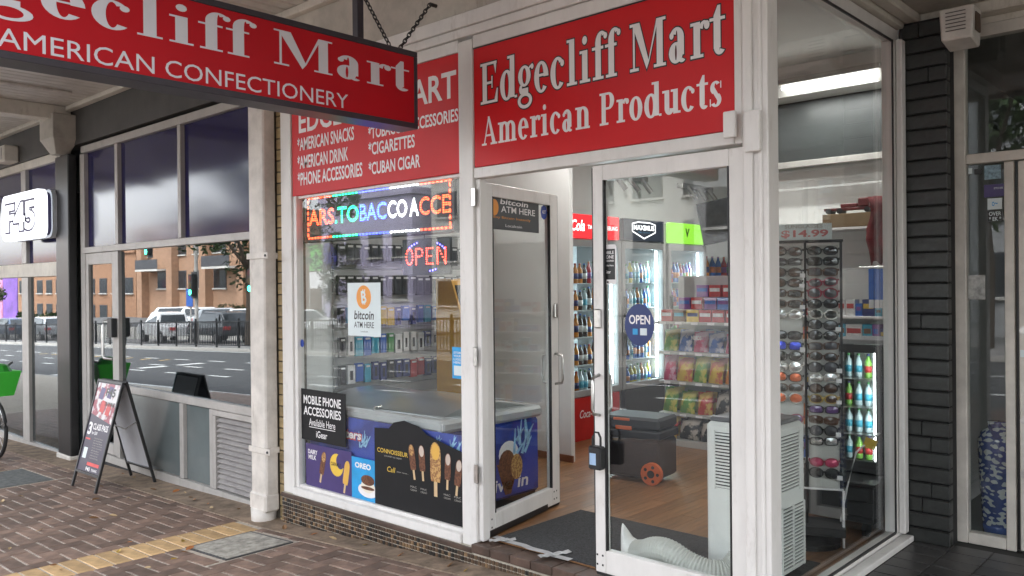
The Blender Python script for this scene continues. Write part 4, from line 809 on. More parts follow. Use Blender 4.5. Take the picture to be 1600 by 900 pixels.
special = {(0, 9): ('blue mirror', 0, 1), (0, 12): ('orange mirror', 0, 0), (0, 14): ('orange mirror', 3, 0), (0, 6): ('silver mirror', 3, 0), (0, 11): ('silver mirror', 3, 0), (1, 12): ('silver mirror', 3, 1), (0, 16): ('purple', 2, 0), (1, 15): ('purple', 0, 1), (1, 20): ('pink', 2, 0), (1, 14): ('brown', 4, 0), (1, 18): ('silver mirror', 0, 1), (1, 3): ('smoke', 2, 0), (1, 4): ('smoke', 2, 0), (1, 6): ('dark', 3, 0), (1, 16): ('brown', 1, 1), (0, 20): ('pink', 1, 0)}
for c in (0, 1):
    for r in range(22):
        if (c, r) in ((0, 7), (0, 15), (1, 19), (0, 17)): continue
        ln, fk, sq = special.get((c, r), (random.choice(('dark', 'dark', 'smoke', 'brown')), random.choice((0, 0, 0, 1)), random.random() < .4))
        key = (ln, fk, sq)
        if key not in gcache:
            a, b = glasses_meshes(.030 if not sq else .031, .021 if not sq else .018, None, None, sq); a.materials.append(FM[fk]); b.materials.append(LENS[ln]); gcache[key] = (a, b)
        t = T('sunglasses', f'{ln} lens sunglasses with {["black", "tortoiseshell", "red", "metal", "gold"][fk]} {"square" if sq else "rounded"} frame on the stand', 'sunglasses', (0, 0, 0), sgr, 'sunglasses on the stand', True)
        lx = (c-.5)*.196; t.scale = (random.uniform(1.1, 1.22), 1., random.uniform(1.1, 1.32)); t.rotation_euler = (0, rad(random.uniform(-4, 4)), sgr+rad(random.uniform(-6, 6))); zz = 1.712-r*.0615; t.location = (sgx+math.cos(sgr)*lx, sgy+math.sin(sgr)*lx, zz)
        link('frame', gcache[key][0], None, t); link('lens', gcache[key][1], None, t)
        if random.random() < .22: box('price_tag', (.06, .085, -.035, -.033, -.025, -.005), LETTER, t, 0)
# portable air conditioner and its hose
ACM = mat('ac_white', (.80, .80, .77), .4, .05, 4)
ac = T('air_conditioner', 'white portable air conditioner standing in the corner window', 'air conditioner', (-2.05, 4.1, 0))
box('body', (-2.25, -1.86, 3.93, 4.28, .03, .80), ACM, ac, .02); box('top', (-2.235, -1.875, 3.945, 4.265, .801, .825), mat('ac_grey_top', (.10, .10, .11), .4), ac, .01)
AX = Fr((-1.86, 0, 0), (0, 1, 0), (0, 0, 1)); AY = street(3.93)
def grille(fr, x0, x1, z0, z1, n, div=False):
    fr.obox('grille_recess', x0, x1, z0, z1, .0005, .002, BLACK, ac, 0)
    for k in range(n):
        z = z0+(z1-z0)*(k+.5)/n; fr.obox('grille_slat', x0, x1, z-.0045, z+.0045, .0022, .009, ACM, ac, 0)
    for x in ((x0, x1, (x0+x1)/2) if div else (x0, x1)): fr.obox('grille_edge', x-.006, x+.006, z0-.008, z1+.008, .0022, .011, ACM, ac, .002)
grille(AX, 3.97, 4.20, .46, .75, 17); grille(AX, 3.99, 4.25, .06, .38, 18, True); grille(AY, -2.195, -1.97, .46, .75, 17)
MB().tube([(-2.07, 3.931, .30), (-2.07, 3.905, .30)], .115, 24).build('outlet_ring', ACM, ac, smooth=False)
HM = mat('hose_grey', (.55, .55, .51), .45, .06, 6)
P_ = [Vector(p) for p in ((-2.02, 3.86, .13), (-2.05, 3.80, .08), (-2.13, 3.74, .075), (-2.23, 3.71, .10), (-2.33, 3.70, .14), (-2.42, 3.71, .135), (-2.50, 3.73, .10), (-2.57, 3.75, .08))]
pts = []; rr = []
def cr(p0, p1, p2, p3, t): return .5*((2*p1)+(p2-p0)*t+(2*p0-5*p1+4*p2-p3)*t*t+(3*p1-p0-3*p2+p3)*t**3)
for i in range(len(P_)-1):
    for k in range(12): pts.append(cr(P_[max(i-1, 0)], P_[i], P_[i+1], P_[min(i+2, len(P_)-1)], k/12)); rr.append(.068 if k % 2 else .062)
hz = T('exhaust_hose', 'grey ribbed exhaust hose lying on the floor behind the closed door', 'hose', (-2.4, 3.72, 0)); MB().tube(pts, rr, 16).build('ribbed_hose', HM, hz)
mb = MB(); nz = [((-2.57, 3.75, .08), .07, .07), ((-2.62, 3.75, .095), .072, .072), ((-2.645, 3.75, .11), .03, .11), ((-2.66, 3.75, .115), .02, .12)]; vs = []
for (p, a, b) in nz:
    for k in range(14): an = k*2*math.pi/14; vs.append((p[0]+.0*an, p[1]+a*math.cos(an)*.9, max(.008, p[2]+b*math.sin(an)*.9)))
mb.add(vs, [(i*14+j, i*14+(j+1) % 14, (i+1)*14+(j+1) % 14, (i+1)*14+j) for i in range(3) for j in range(14)]+[tuple(range(42, 56))]); mb.build('nozzle', ACM, hz, smooth=True)
# rolling tool chest
tc = T('tool_chest', 'black rolling tool chest with orange wheel standing on the wooden floor', 'tool chest', (-3.74, 5.52, 0), rad(8), local=True)
TB = mat('tool_black', (.012, .012, .013), .55, .1, 15); OW = mat('orange_plastic', (.62, .12, .03), .45)
box('bin', (-.26, .24, -.17, .17, .03, .33), TB, tc, .02); box('drawer', (-.27, .25, -.18, .18, .335, .40), TB, tc, .01); box('lid', (-.265, .245, -.175, .175, .405, .50), TB, tc, .02); box('latch', (-.12, .02, -.186, -.181, .40, .43), OW, tc, .003); box('latch', (-.14, .0, -.183, -.176, .47, .49), OW, tc, .003)
MB().tube([(.19, -.21, .085), (.19, -.172, .085)], .085, 20).build('wheel', OW, tc); MB().tube([(.19, -.214, .085), (.19, -.2105, .085)], .03, 12).build('hub', TB, tc)
for k in range(5): a = k*72; MB().tube([(.19+.055*math.cos(rad(a)), -.2135, .085+.055*math.sin(rad(a))), (.19+.055*math.cos(rad(a)), -.2105, .085+.055*math.sin(rad(a)))], .013, 8).build('wheel_hole', TB, tc)
# chest freezer behind the window
fz = T('chest_freezer', 'long chest freezer with blue printed sides and curved glass lids', 'freezer', (-4.7, 4.1, 0))
box('body', (-5.45, -3.95, 3.60, 4.55, .05, .58), BLUEP, fz, .02); box('rim', (-5.47, -3.93, 3.59, 4.57, .581, .66), mat('freezer_rim', (.45, .46, .46), .3, .08), fz, .02); box('kick', (-5.43, -3.97, 3.63, 4.52, 0, .049), BLKPL, fz, 0)
mb = MB(); vs = []; n = 12
for i in range(n+1): y = 3.66+.84*i/n; z = .664+.07*math.sin(math.pi*i/n); vs += [(-5.40, y, z), (-4.70, y, z), (-4.68, y, z+.012), (-4.0, y, z+.012)]
for i in range(n): mb.f += [(4*i, 4*i+1, 4*i+5, 4*i+4), (4*i+2, 4*i+3, 4*i+7, 4*i+6)]; mb.m += [0, 0]
mb.v = vs; mb.build('glass_lid', glass('lid_glass', (.6, .64, .64), .62, 1., .3), fz, smooth=True)
box('inner_bin', (-5.38, -4.02, 3.68, 4.48, .582, .663), mat('freezer_white', (.6, .62, .62), .4), fz, 0); box('lid_frame', (-4.705, -4.685, 3.64, 4.52, .664, .685), CHROME, fz)
EF = Fr((-3.948, 0, 0), (0, 1, 0), (0, 0, 1)); text(EF, 'Peters', 3.66, 4.0, .45, .54, .001, REDP, fz, .06, shear=.1); text(EF, 'Peters', 3.67, 3.99, .46, .53, .0018, LETTER, fz, .03, shear=.1); text(EF, 'Dive in', 3.95, 4.42, .11, .20, .001, LETTER, fz, .02, shear=.12); splash(EF, 4.35, .40, .2, fz, 12)
for (y, z, m_, k) in ((4.22, .36, LETTER, 0), (4.20, .30, CHOC, 1), (4.30, .26, NUT, 2)): EF.poly(MB(), ell(y, z, .10-.02*k, .09, 16), .001+.0006*k, .0013+.0006*k).build('printed_cone', m_, fz)
EF.poly(MB(), [(4.10, .30), (4.33, .30), (4.24, .08), (4.18, .08)], .0008, .0010).build('printed_cone', CHOC, fz)
# slat wall of phone accessories on the left wall
sw = T('slat_wall', 'grey slat wall panel hung with phone accessories', 'slat wall', (-5.63, 4.75, .6))
SLW = mat('slat_grey', (.36, .36, .35), .5, .06)
for k in range(17): box('slat', (-5.643, -5.618, 3.96, 5.58, .60+k*.098, .60+k*.098+.090), SLW, sw, .002)
def pack(y, z, w, h, k, lab, lk=2):
    key = ('p', w, h, k)
    if key not in cmesh: me = MB().box(0, .03, -w/2, w/2, -h, 0).box(.0302, .031, -w*.3, w*.36, -h*.18, -h*.08, 1).box(.0302, .031, -w*.2, w*.2, -h*.8, -h*.3, 2).mesh(); [me.materials.append(m) for m in (PK[k], PK[2], mat('blister', (.05, .05, .055), .15) if k in (10, 2, 3) else PK[k])]; cmesh[key] = me
    o = bpy.data.objects.new('accessory_pack', cmesh[key]); COL.objects.link(o); o.location = (-5.60, y, z); tag(o, f'{PN[k]} phone accessory pack {lab}', 'pack', f'{PN[k]} packs on the slat wall')
for row, (z, h, cols) in enumerate(((1.88, .17, [10]*19), (1.62, .16, [10]*19), (1.36, .15, [10, 9, 2, 2, 5, 5, 5, 3, 1, 3, 1, 9, 1, 3, 1, 9, 2, 10, 10]), (1.13, .16, [10, 2, 9, 1, 9, 1, 4, 2, 2, 2, 2, 3, 2, 2, 2, 2, 3, 2, 2]), (.90, .15, [10, 2, 1, 9, 3, 3, 10, 3, 3, 0, 0, 3, 3, 10, 2, 2, 10, 10, 2]))):
    for i, k in enumerate(cols): pack(4.01+i*.083, z-random.choice((0, 0, .012)), .078 if row < 2 else random.choice((.058, .072)), h*random.choice((.85, 1., 1.)), k, 'hanging in the '+['top', 'second', 'third', 'fourth', 'lowest'][row]+' row of the slat wall')
# yellow machine
at = T('crypto_machine', 'yellow cryptocurrency kiosk with sloped screen behind the freezer', 'kiosk', (-5.2, 4.96, 0))
YK = mat('kiosk_yellow', (.58, .30, .04), .4, .06); mb = MB(); y0, y1 = 4.86, 5.07
pr = [(-5.38, 0), (-5.05, 0), (-5.05, 1.18), (-5.21, 1.58), (-5.38, 1.58)]
mb.add([(x, y0, z) for x, z in pr]+[(x, y1, z) for x, z in pr], [tuple(range(5)), tuple(range(9, 4, -1))]+[(i, (i+1) % 5, 5+(i+1) % 5, 5+i) for i in range(5)]); mb.build('cabinet', YK, at, .01)
mb = MB(); mb.add([(-5.062, 4.89, 1.22), (-5.062, 5.04, 1.22), (-5.185, 5.04, 1.53), (-5.185, 4.89, 1.53), (-5.055, 4.89, 1.223), (-5.055, 5.04, 1.223), (-5.178, 5.04, 1.533), (-5.178, 4.89, 1.533)], [(0,3,2,1),(4,5,6,7),(0,1,5,4),(1,2,6,5),(2,3,7,6),(3,0,4,7)]); mb.build('screen', BLACK, at)
KF = Fr((-5.049, 0, 0), (0, 1, 0), (0, 0, 1)); text(KF, 'Localcoin', 4.88, 5.05, .90, .95, .001, INK, at, .02)
# drink fridges along the left wall
FX = Fr((-5.03, 0, 0), (0, 1, 0), (0, 0, 1)); FG = mat('fridge_grey', (.30, .30, .30), .4, .06)
FSH = {.44: 'bottom', .72: 'second lowest', 1.0: 'middle', 1.27: 'second highest', 1.54: 'top'}
def fridge(y0, w, lab, head, base, pal, idx):
    t = T('drinks_fridge', lab, 'fridge', (-5.3, y0+w/2, 0)); y1 = y0+w
    box('back', (-5.64, -5.60, y0, y1, .0, 2.2), FG, t, 0); box('side', (-5.60, -5.09, y0, y0+.04, 0, 2.2), FG, t, 0); box('side', (-5.60, -5.09, y1-.04, y1, 0, 2.2), FG, t, 0); box('top', (-5.60, -5.09, y0+.0405, y1-.0405, 1.96, 2.2), FG, t, 0)
    box('base', (-5.60, -5.035, y0+.0405, y1-.0405, 0, .42), base, t, .004); box('liner', (-5.599, -5.58, y0+.041, y1-.041, .421, 1.955), mat('fridge_liner', (.68, .74, .76), .5), t, 0)
    FX.obox('header', y0+.03, y1-.03, 1.985, 2.215, -.05, 0, head, t, .004)
    for a, b in ((y0, y0+.055), (y1-.055, y1)): FX.obox('door_stile', a, b, .43, 1.97, -.05, .0, FG, t, .003)
    FX.obox('door_rail', y0+.0555, y1-.0555, 1.90, 1.97, -.05, 0, FG, t, .003); FX.obox('door_rail', y0+.0555, y1-.0555, .43, .49, -.05, 0, FG, t, .003); FX.obox('door_pane', y0+.055, y1-.055, .49, 1.90, -.03, -.024, GLASS, t, 0)
    FX.obox('light_strip', y1-.105, y1-.075, .50, 1.89, -.075, -.06, emis('fridge_led', (.80, .95, 1.), 1.2), t, 0); FX.obox('handle', y0+.015, y0+.04, .8, 1.4, .0005, .03, BLKPL, t, .004)
    for z in (.44, .72, 1.0, 1.27, 1.54): box('shelf', (-5.57, -5.12, y0+.045, y1-.045, z-.008, z), mat('shelf_wire', (.5, .55, .56), .35), t, 0)
    L = bpy.data.lights.new('fridge_lamp', 'AREA'); L.shape = 'RECTANGLE'; L.size = 1.35; L.size_y = .05; L.energy = 1.2; L.color = (.8, .95, 1.); o = bpy.data.objects.new('fridge_lamp', L); COL.objects.link(o); o.location = (-5.14, y1-.09, 1.2); o.rotation_euler = Vector((-.6, -.8, 0)).to_track_quat('-Z', 'X').to_euler()
    for z in (.44, .72, 1.0, 1.27, 1.54):
        for i in range(10):
            k = random.choice(pal); bottle(-5.19, y0+.09+i*(w-.22)/9, z, random.choice((.2, .22, .235)), .029, k, f'on the {FSH[z]} shelf of the {idx} fridge', f'bottles in the {idx} fridge')
    return t
HR = emis('header_red', (.85, .035, .04), .18); HN = mat('header_navy', (.015, .025, .05), .35); HG = emis('header_green', (.25, .62, .04), .16); EWT = emis('header_white', (1, 1, 1), .24)
f1 = fridge(6.24, .87, 'tall drinks fridge with red lit header and red base', HR, mat('coke_red', (.50, .02, .02), .4), (0, 5, 0, 1, 3), 'red')
text(FX, 'Cola', 6.29, 6.50, 2.05, 2.16, .001, EWT, f1, .02, shear=.3); text(FX, 'TASTE THE FEELING', 6.55, 7.05, 2.075, 2.115, .001, EWT, f1, .01); FX2 = Fr((-5.034, 0, 0), (0, 1, 0), (0, 0, 1)); text(FX2, 'Coca-Cola', 6.40, 6.75, .22, .30, .002, LETTER, f1, .01, shear=.3)
f2 = fridge(7.13, .83, 'tall drinks fridge with navy shield header', HN, BLKPL, (1, 2, 7, 3, 5, 1), 'navy')
FX.poly(MB(), [(7.31, 2.17), (7.42, 2.19), (7.65, 2.19), (7.76, 2.17), (7.76, 2.08), (7.535, 2.005), (7.31, 2.08)], .001, .0015).build('shield', EWT, f2); FX.poly(MB(), [(7.325, 2.16), (7.42, 2.178), (7.65, 2.178), (7.745, 2.16), (7.745, 2.088), (7.535, 2.02), (7.325, 2.088)], .0018, .002).build('shield_field', HN, f2); text(FX, 'MAXIMUS', 7.34, 7.73, 2.10, 2.155, .0024, EWT, f2, .03); text(FX, 'MAKE THE MOVE', 7.43, 7.64, 2.07, 2.085, .0024, mat('header_blue', (.1, .4, .7), .4), f2)
f3 = fridge(8.02, .83, 'tall drinks fridge with bright green header', HG, BLKPL, (2, 4, 2, 5, 6, 1), 'green'); text(FX, 'V', 8.38, 8.47, 2.06, 2.16, .001, INK, f3, .04, shear=.1)
# side shelf beyond the fridges, tilted board, track lights
ss = T('side_shelf', 'white metal shelf rack beyond the green fridge', 'shelf rack', (-5.4, 9.5, 0))
for z in (.5, .9, 1.25, 1.6): box('shelf', (-5.64, -5.10, 8.92, 10.6, z-.02, z), LETTER, ss)
for y in (8.92, 10.58): box('upright', (-5.64, -5.60, y-.02, y+.0, 0, 2.0), LETTER, ss)
for z in (.5, .9, 1.25, 1.6):
    for i in range(11): bottle(-5.2, 9.0+i*.145, z, .26, .036, random.choice((5, 2, 1, 0, 6, 3)), 'on the rack beyond the fridges', 'bottles on the side rack')
tv = MB().box(-.02, .02, -.35, .35, -.25, .25).build('menu_screen', mat('dark_screen', (.03, .028, .027), .25, .3, 4)); tv.location = (-4.75, 8.9, 2.28); tv.rotation_euler = (rad(12), rad(14), rad(-50)); tag(tv, 'dark tilted screen hung above the side rack', 'screen')
STL = mat('track_steel', (.36, .35, .33), .35, .1, 20, metal=.7)
for y in (7.65, 9.2):
    t = T('track_light', 'unlit steel spotlight bar with three cylinder heads on the wall', 'spotlight', (-5.5, y, 2.7), group='spotlight bars above the fridges'); box('bar', (-5.64, -5.56, y, y+.78, 2.74, 2.80), STL, t, .004)
    for k in range(3): MB().tube([(-5.56, y+.12+k*.26, 2.76), (-5.47, y+.19+k*.26, 2.60)], .03, 12).build('spot_head', STL, t, smooth=False)
# snack gondola facing the street
go = T('snack_gondola', 'shop gondola with five shelves of snack bags facing the entrance', 'shelving', (-3.8, 7.1, 0))
SH = mat('shelf_grey', (.42, .42, .40), .45, .06); box('back', (-4.42, -3.15, 7.22, 7.26, 0, 1.6), SH, go, 0); box('base', (-4.42, -3.15, 6.80, 7.219, 0, .06), SH, go)
for z in (.30, .60, .88, 1.17): box('shelf', (-4.42, -3.15, 6.78 if z > 1 else 6.85, 7.219, z-.025, z), SH, go); [box('price_ticket', (-4.36+q_*.17, -4.29+q_*.17, (6.78 if z > 1 else 6.85)-.003, (6.78 if z > 1 else 6.85)-.0005, z-.024, z-.002), LETTER, go, 0) for q_ in range(7)]
BAGS = [print_mat('bag_'+n, a, b, s_) for n, a, b, s_ in (('pink', (.50, .03, .12), (.6, .3, .4), 2.6), ('yellow', (.62, .42, .05), (.5, .12, .05), 2.6), ('green', (.12, .3, .05), (.55, .5, .1), 2.6), ('black', (.02, .02, .02), (.4, .35, .3), 2.6), ('blue', (.03, .1, .35), (.5, .5, .6), 2.6), ('red', (.45, .03, .02), (.6, .4, .1), 2.6), ('orange', (.6, .2, .03), (.6, .5, .1), 2.6), ('brown', (.12, .05, .02), (.5, .3, .1), 2.6))]
BN = ['pink', 'yellow', 'green', 'black', 'blue', 'red', 'orange', 'brown']
def bag_mesh():
    mb = MB(); nx, nz = 6, 7; vs = []
    for sd_ in (-1, 1):
        for j in range(nz+1):
            for i in range(nx+1):
                a = math.sin(math.pi*i/nx)**.5 if 0 < i < nx else 0; b = math.sin(math.pi*j/nz)**.6 if 0 < j < nz else 0
                vs.append(((i/nx-.5)*(1-.06*b), sd_*(.002+.16*a*b), j/nz))
    k = (nx+1)*(nz+1); fs = []
    for j in range(nz):
        for i in range(nx):
            q = j*(nx+1)+i; fs += [(q, q+1, q+nx+2, q+nx+1), (k+q, k+q+nx+1, k+q+nx+2, k+q+1)]
    return mb.add(vs, fs).mesh()
bagm = []; BSH = {.06: 'bottom', .30: 'second lowest', .60: 'middle', .88: 'second highest', 1.17-.27: 'second highest'}
for m in BAGS:
    me = bag_mesh(); me.materials.append(m); [setattr(p, 'use_smooth', True) for p in me.polygons]; bagm.append(me)
for z, y, h, w, cols in ((.06, 6.86, .21, .20, [5, 3, 3, 7, 5, 3]), (.30, 6.90, .24, .17, [2, 2, 5, 3, 7, 5, 3]), (.60, 6.90, .25, .155, [0, 1, 2, 1, 6, 1, 5, 1]), (.88, 6.92, .22, .16, [2, 4, 0, 4, 0, 6, 5, 0]), (1.17-.27, 7.1, .2, .15, [3, 3, 4, 3, 7, 3, 2, 3])):
    for i, k in enumerate(cols):
        for dep in range(2):
            o = bpy.data.objects.new('snack_bag', bagm[k]); COL.objects.link(o); o.scale = (w*random.uniform(.85, 1.08), .25, h*random.uniform(.82, 1.)); o.location = (-4.33+i*(1.14/max(1, len(cols)-1)), y+dep*.1, z+.003); o.rotation_euler = (rad(-10), rad(random.uniform(-3, 3)), rad(random.uniform(-8, 8))); tag(o, f'{BN[k]} snack bag on the {BSH[z]} gondola shelf', 'snack bag', f'{BN[k]} snack bags on the gondola')
text(street(6.862), 'NERDS', -4.065, -3.96, 1.00, 1.04, .001, LETTER, None, .02, 'bag_print'); tag(bpy.data.objects['bag_print'], 'white word printed on a pink snack bag', 'lettering')
for r_ in range(3):
    n = 8-r_*2
    for i in range(n):
        for d_ in range(2):
            k = random.choice((0, 5, 0, 6, 8, 11, 7, 0, 4, 1)); carton(-4.3+r_*.16+i*.135, 6.88+d_*.16+r_*.05, 1.171+r_*.115, .12, .13, .11, k, 'stacked on the gondola top', 'cartons stacked on the gondola', random.uniform(-.1, .1))
# ================================================================ porch on the right
TILE = mat('porch_tile', (.045, .043, .042), .38, .3, 10, .08, rnd=.25)
pf = struct(box('porch_floor', (-1.66, 3.2, 3.30, 5.40, -.15, -.006), mat('porch_grout', (.03, .029, .027), .8), None, 0)); tm = None
for i in range(16):
    for j in range(14):
        if i*.2-1.6 > .6: continue
        if tm is None: tm = MB().box(.0025, .1975, .0025, .1475, -.01, 0).mesh(.002); tm.materials.append(TILE)
        if 3.32+j*.15+.15 > 5.40: continue
        o = link('floor_tile', tm, None, pf); o.location = (-1.60+i*.2, 3.32+j*.15, random.uniform(-.0008, .0008))
pi_ = T('brick_pillar', 'black painted brick pillar beside the side window', 'brick pillar', (-1.53, 5.25, 0))
box('core', (-1.652, -1.412, 5.215, 5.40, -.01, 3.05), mat('black_mortar', (.006, .006, .006), .8), pi_, 0)
BB_ = mat('black_painted_brick', (.026, .028, .026), .42, .35, 16, .35, rnd=.2); pb = MB().box(-1.656, -1.408, 5.20, 5.27, .006, .086).mesh(.004); pb.materials.append(BB_); pb2 = MB().box(-1.407, -1.400, 5.205, 5.39, .006, .086).mesh(.002)
pb2.materials.append(BB_)
for k in range(34):
    f_ = random.choice((0, 0, 0, 0, 0, .4, .6))
    for (a, b) in (((-1.656, -1.408),) if not f_ else ((-1.656, -1.656+.248*f_-.002), (-1.656+.248*f_+.002, -1.408))):
        key = (round(a, 4), round(b, 4))
        if key not in bme: bme[key] = MB().box(a, b, 5.20, 5.27, .006, .086).mesh(.004); bme[key].materials.append(BB_)
        o = link('brick', bme[key], None, pi_); o.location.z += -.005+k*.0895; o.location.y += random.uniform(-.004, .001)
nd = T('next_door_shopfront', 'cream framed glass shopfront beyond the black brick pillar', 'shopfront', (-1.0, 5.4, 0))
CR2 = mat('cream_frame', (.60, .56, .50), .45, .12, 6, .06)
def np_(name, x0, x1, z0, z1, y0=5.36, y1=5.43, m=CR2, b=.004): return box(name, (x0, x1, y0, y1, z0, z1), m, nd, b)
np_('stile', -1.432, -1.355, .0, 3.0); np_('sill', -1.3545, -1.160, .0, .065); np_('stile', -1.158, -1.108, .0, 2.20); np_('transom', -1.3545, .6, 2.205, 2.262); np_('head', -1.3545, .6, 2.93, 3.0)
np_('side_pane', -1.36, -1.15, .06, 2.205, 5.39, 5.396, GLASS, 0); np_('upper_pane', -1.36, .6, 2.26, 2.935, 5.39, 5.396, GLASS, 0); np_('door', -1.085, -.15, .015, 2.195, 5.345, 5.39, CR2); np_('door_gap', -1.106, -1.087, .01, 2.2, 5.385, 5.40, BLACK, 0)
for z in (.45, .75, 1.25): MB().tube([(-1.06, 5.344, z), (-1.06, 5.330, z)], .022, 14).build('door_lock', CHROME, nd)
np_('lock_label', -1.085+.005, -1.04, 1.10, 1.14, 5.3435, 5.3448, PAPER, 0)
rm2 = T('next_door_room', 'grey hallway behind the next shop glass', 'room', (-.6, 7, 0)); HW = mat('hall_wall', (.20, .20, .19), .7, .1, 2)
box('floor', (-1.66, 1.2, 5.44, 9, -.1, .0), HW, rm2, 0); box('left_wall', (-1.66, -1.60, 5.45, 9, .001, 3.0), HW, rm2, 0); box('back_wall', (-1.59, 1.2, 9.0, 9.1, .001, 3.0), HW, rm2, 0); box('right_wall', (1.2, 1.3, 5.44, 9, 0, 3.0), HW, rm2, 0); box('ceiling', (-1.66, 1.3, 5.44, 9.1, 3.001, 3.1), HW, rm2, 0)
# porch ceiling and cornice
pc = T('porch_ceiling', 'cream painted porch ceiling with flaking cornice', 'ceiling', (0, 4.5, 3.1))
box('panel', (-1.63, 3.2, 3.50, 5.44, 3.105, 3.16), FAS, pc, 0); box('cornice', (-1.66, 3.2, 5.26, 5.44, 3.04, 3.104), CREAM, pc, .008); box('cornice', (-1.638, -1.56, 3.60, 5.255, 3.05, 3.104), CREAM, pc, .008); box('upper_wall', (-1.615, 3.2, 3.50, 3.70, 3.163, 3.64), FAS, pc, 0); box('head_board', (-1.43, 3.2, 5.37, 5.44, 3.001, 3.039), CREAM, pc)
sb2 = T('alarm_box', 'white louvred alarm siren box on the brick pillar top', 'alarm box', (-1.31, 5.1, 2.83)); SW = mat('siren_white', (.62, .59, .54), .5, .1, 12)
mb = MB(); q = [(-1.392, 5.04, 2.86), (-1.235, 5.04, 2.86), (-1.235, 5.20, 2.83), (-1.392, 5.20, 2.83), (-1.40, 5.03, 3.035), (-1.225, 5.03, 3.035), (-1.225, 5.20, 3.035), (-1.40, 5.20, 3.035)]; mb.add(q, [(0,3,2,1),(4,5,6,7),(0,1,5,4),(1,2,6,5),(2,3,7,6),(3,0,4,7)]); mb.build('case', SW, sb2, .008)
for k in range(6): box('louvre', (-1.365, -1.265, 5.026, 5.0325, 2.905+k*.02, 2.909+k*.02), mat('slot_dark', (.10, .09, .08), .6), sb2, 0)
box('side_vent', (-1.2285, -1.222, 5.07, 5.16, 2.90, 3.0), mat('vent_brown', (.08, .05, .03), .6), sb2, 0)
# vase
vs_ = T('floor_vase', 'tall blue and white porcelain vase standing behind the next shop glass', 'vase', (-1.27, 5.70, 0))
PB = bpy.data.materials.new('porcelain'); PB.use_nodes = True; n = PB.node_tree; b = n.nodes['Principled BSDF']; b.inputs['Roughness'].default_value = .12
tcn = n.nodes.new('ShaderNodeTexCoord'); v = n.nodes.new('ShaderNodeTexVoronoi'); v.inputs['Scale'].default_value = 30; w_ = n.nodes.new('ShaderNodeTexWave'); w_.inputs['Scale'].default_value = 9; w_.inputs['Distortion'].default_value = 9; w_.bands_direction = 'Z'
ad = n.nodes.new('ShaderNodeMath'); ad.operation = 'MULTIPLY_ADD'; ad.inputs[1].default_value = .35; cr_ = n.nodes.new('ShaderNodeValToRGB'); cr_.color_ramp.elements[0].position = .60; cr_.color_ramp.elements[1].position = .66; cr_.color_ramp.elements[0].color = (.55, .58, .58, 1); cr_.color_ramp.elements[1].color = (.012, .04, .20, 1)
n.links.new(tcn.outputs['Object'], v.inputs['Vector']); n.links.new(tcn.outputs['Object'], w_.inputs['Vector']); n.links.new(w_.outputs['Fac'], ad.inputs[0]); n.links.new(v.outputs['Distance'], ad.inputs[2]); n.links.new(ad.outputs[0], cr_.inputs[0]); n.links.new(cr_.outputs[0], b.inputs['Base Color'])
MB().lathe((-1.27, 5.70, 0.0), [(.085, 0), (.088, .05), (.092, .12), (.105, .35), (.112, .5), (.112, .56), (.095, .61), (.06, .635), (.052, .66), (.06, .675)], 28).build('body', PB, vs_, smooth=True); MB().lathe((-1.27, 5.70, .002), [(.0865, 0), (.0895, .05), (.0865, .052)], 28).build('foot_band', mat('porcelain_band', (.03, .08, .3), .15), vs_, smooth=True)
tag(MB().tube([(-1.20, 5.72, .66), (-1.14, 5.74, 1.0)], .012, 8).build('walking_stick', BLKPL), 'dark stick leaning out of the blue vase', 'stick')
# notices on the next shop glass
NF = street(5.388)
def notice(name, x0, x1, z0, z1, m, lab, lines=()):
    t = T(name, lab, 'sticker', ((x0+x1)/2, 5.388, z0)); NF.obox('sheet', x0, x1, z0, z1, 0, .001, m, t, 0)
    for s_, a, b, c, d_, mm in lines: text(NF, s_, x0+(x1-x0)*a, x0+(x1-x0)*b, z0+(z1-z0)*c, z0+(z1-z0)*d_, .0014, mm, t, .01)
notice('sticker', -1.345, -1.325, 2.15, 2.185, PAPER, 'tiny pale sticker at the glass corner'); notice('sticker', -1.315, -1.275, 2.145, 2.175, INK, 'small black sticker below the transom'); notice('sticker', -1.262, -1.178, 2.11, 2.19, mat('pale_blue_print', (.25, .38, .45), .4, .4, 60), 'pale blue picture sticker below the transom')
notice('sticker', -1.265, -1.163, 2.008, 2.08, NAVYP, 'purple printed sticker on the next shop glass', (('EFTPOS HERE', .5, .95, .6, .75, PAPER),)); notice('sticker', -1.247, -1.173, 1.936, 2.0, PAPER, 'white drawing sticker on the next shop glass', (('o~', .3, .7, .3, .7, CYAN),)); notice('sticker', -1.248, -1.17, 1.868, 1.926, INK, 'black OVER EK sticker on the next shop glass', (('OVER', .1, .9, .55, .95, PAPER), ('* EK *', .1, .9, .05, .45, PAPER))); notice('notice', -1.352, -1.262, 1.42, 1.56, mat('crumpled_paper', (.42, .42, .40), .6, .3, 30, .5), 'creased grey paper notice taped to the next shop glass')
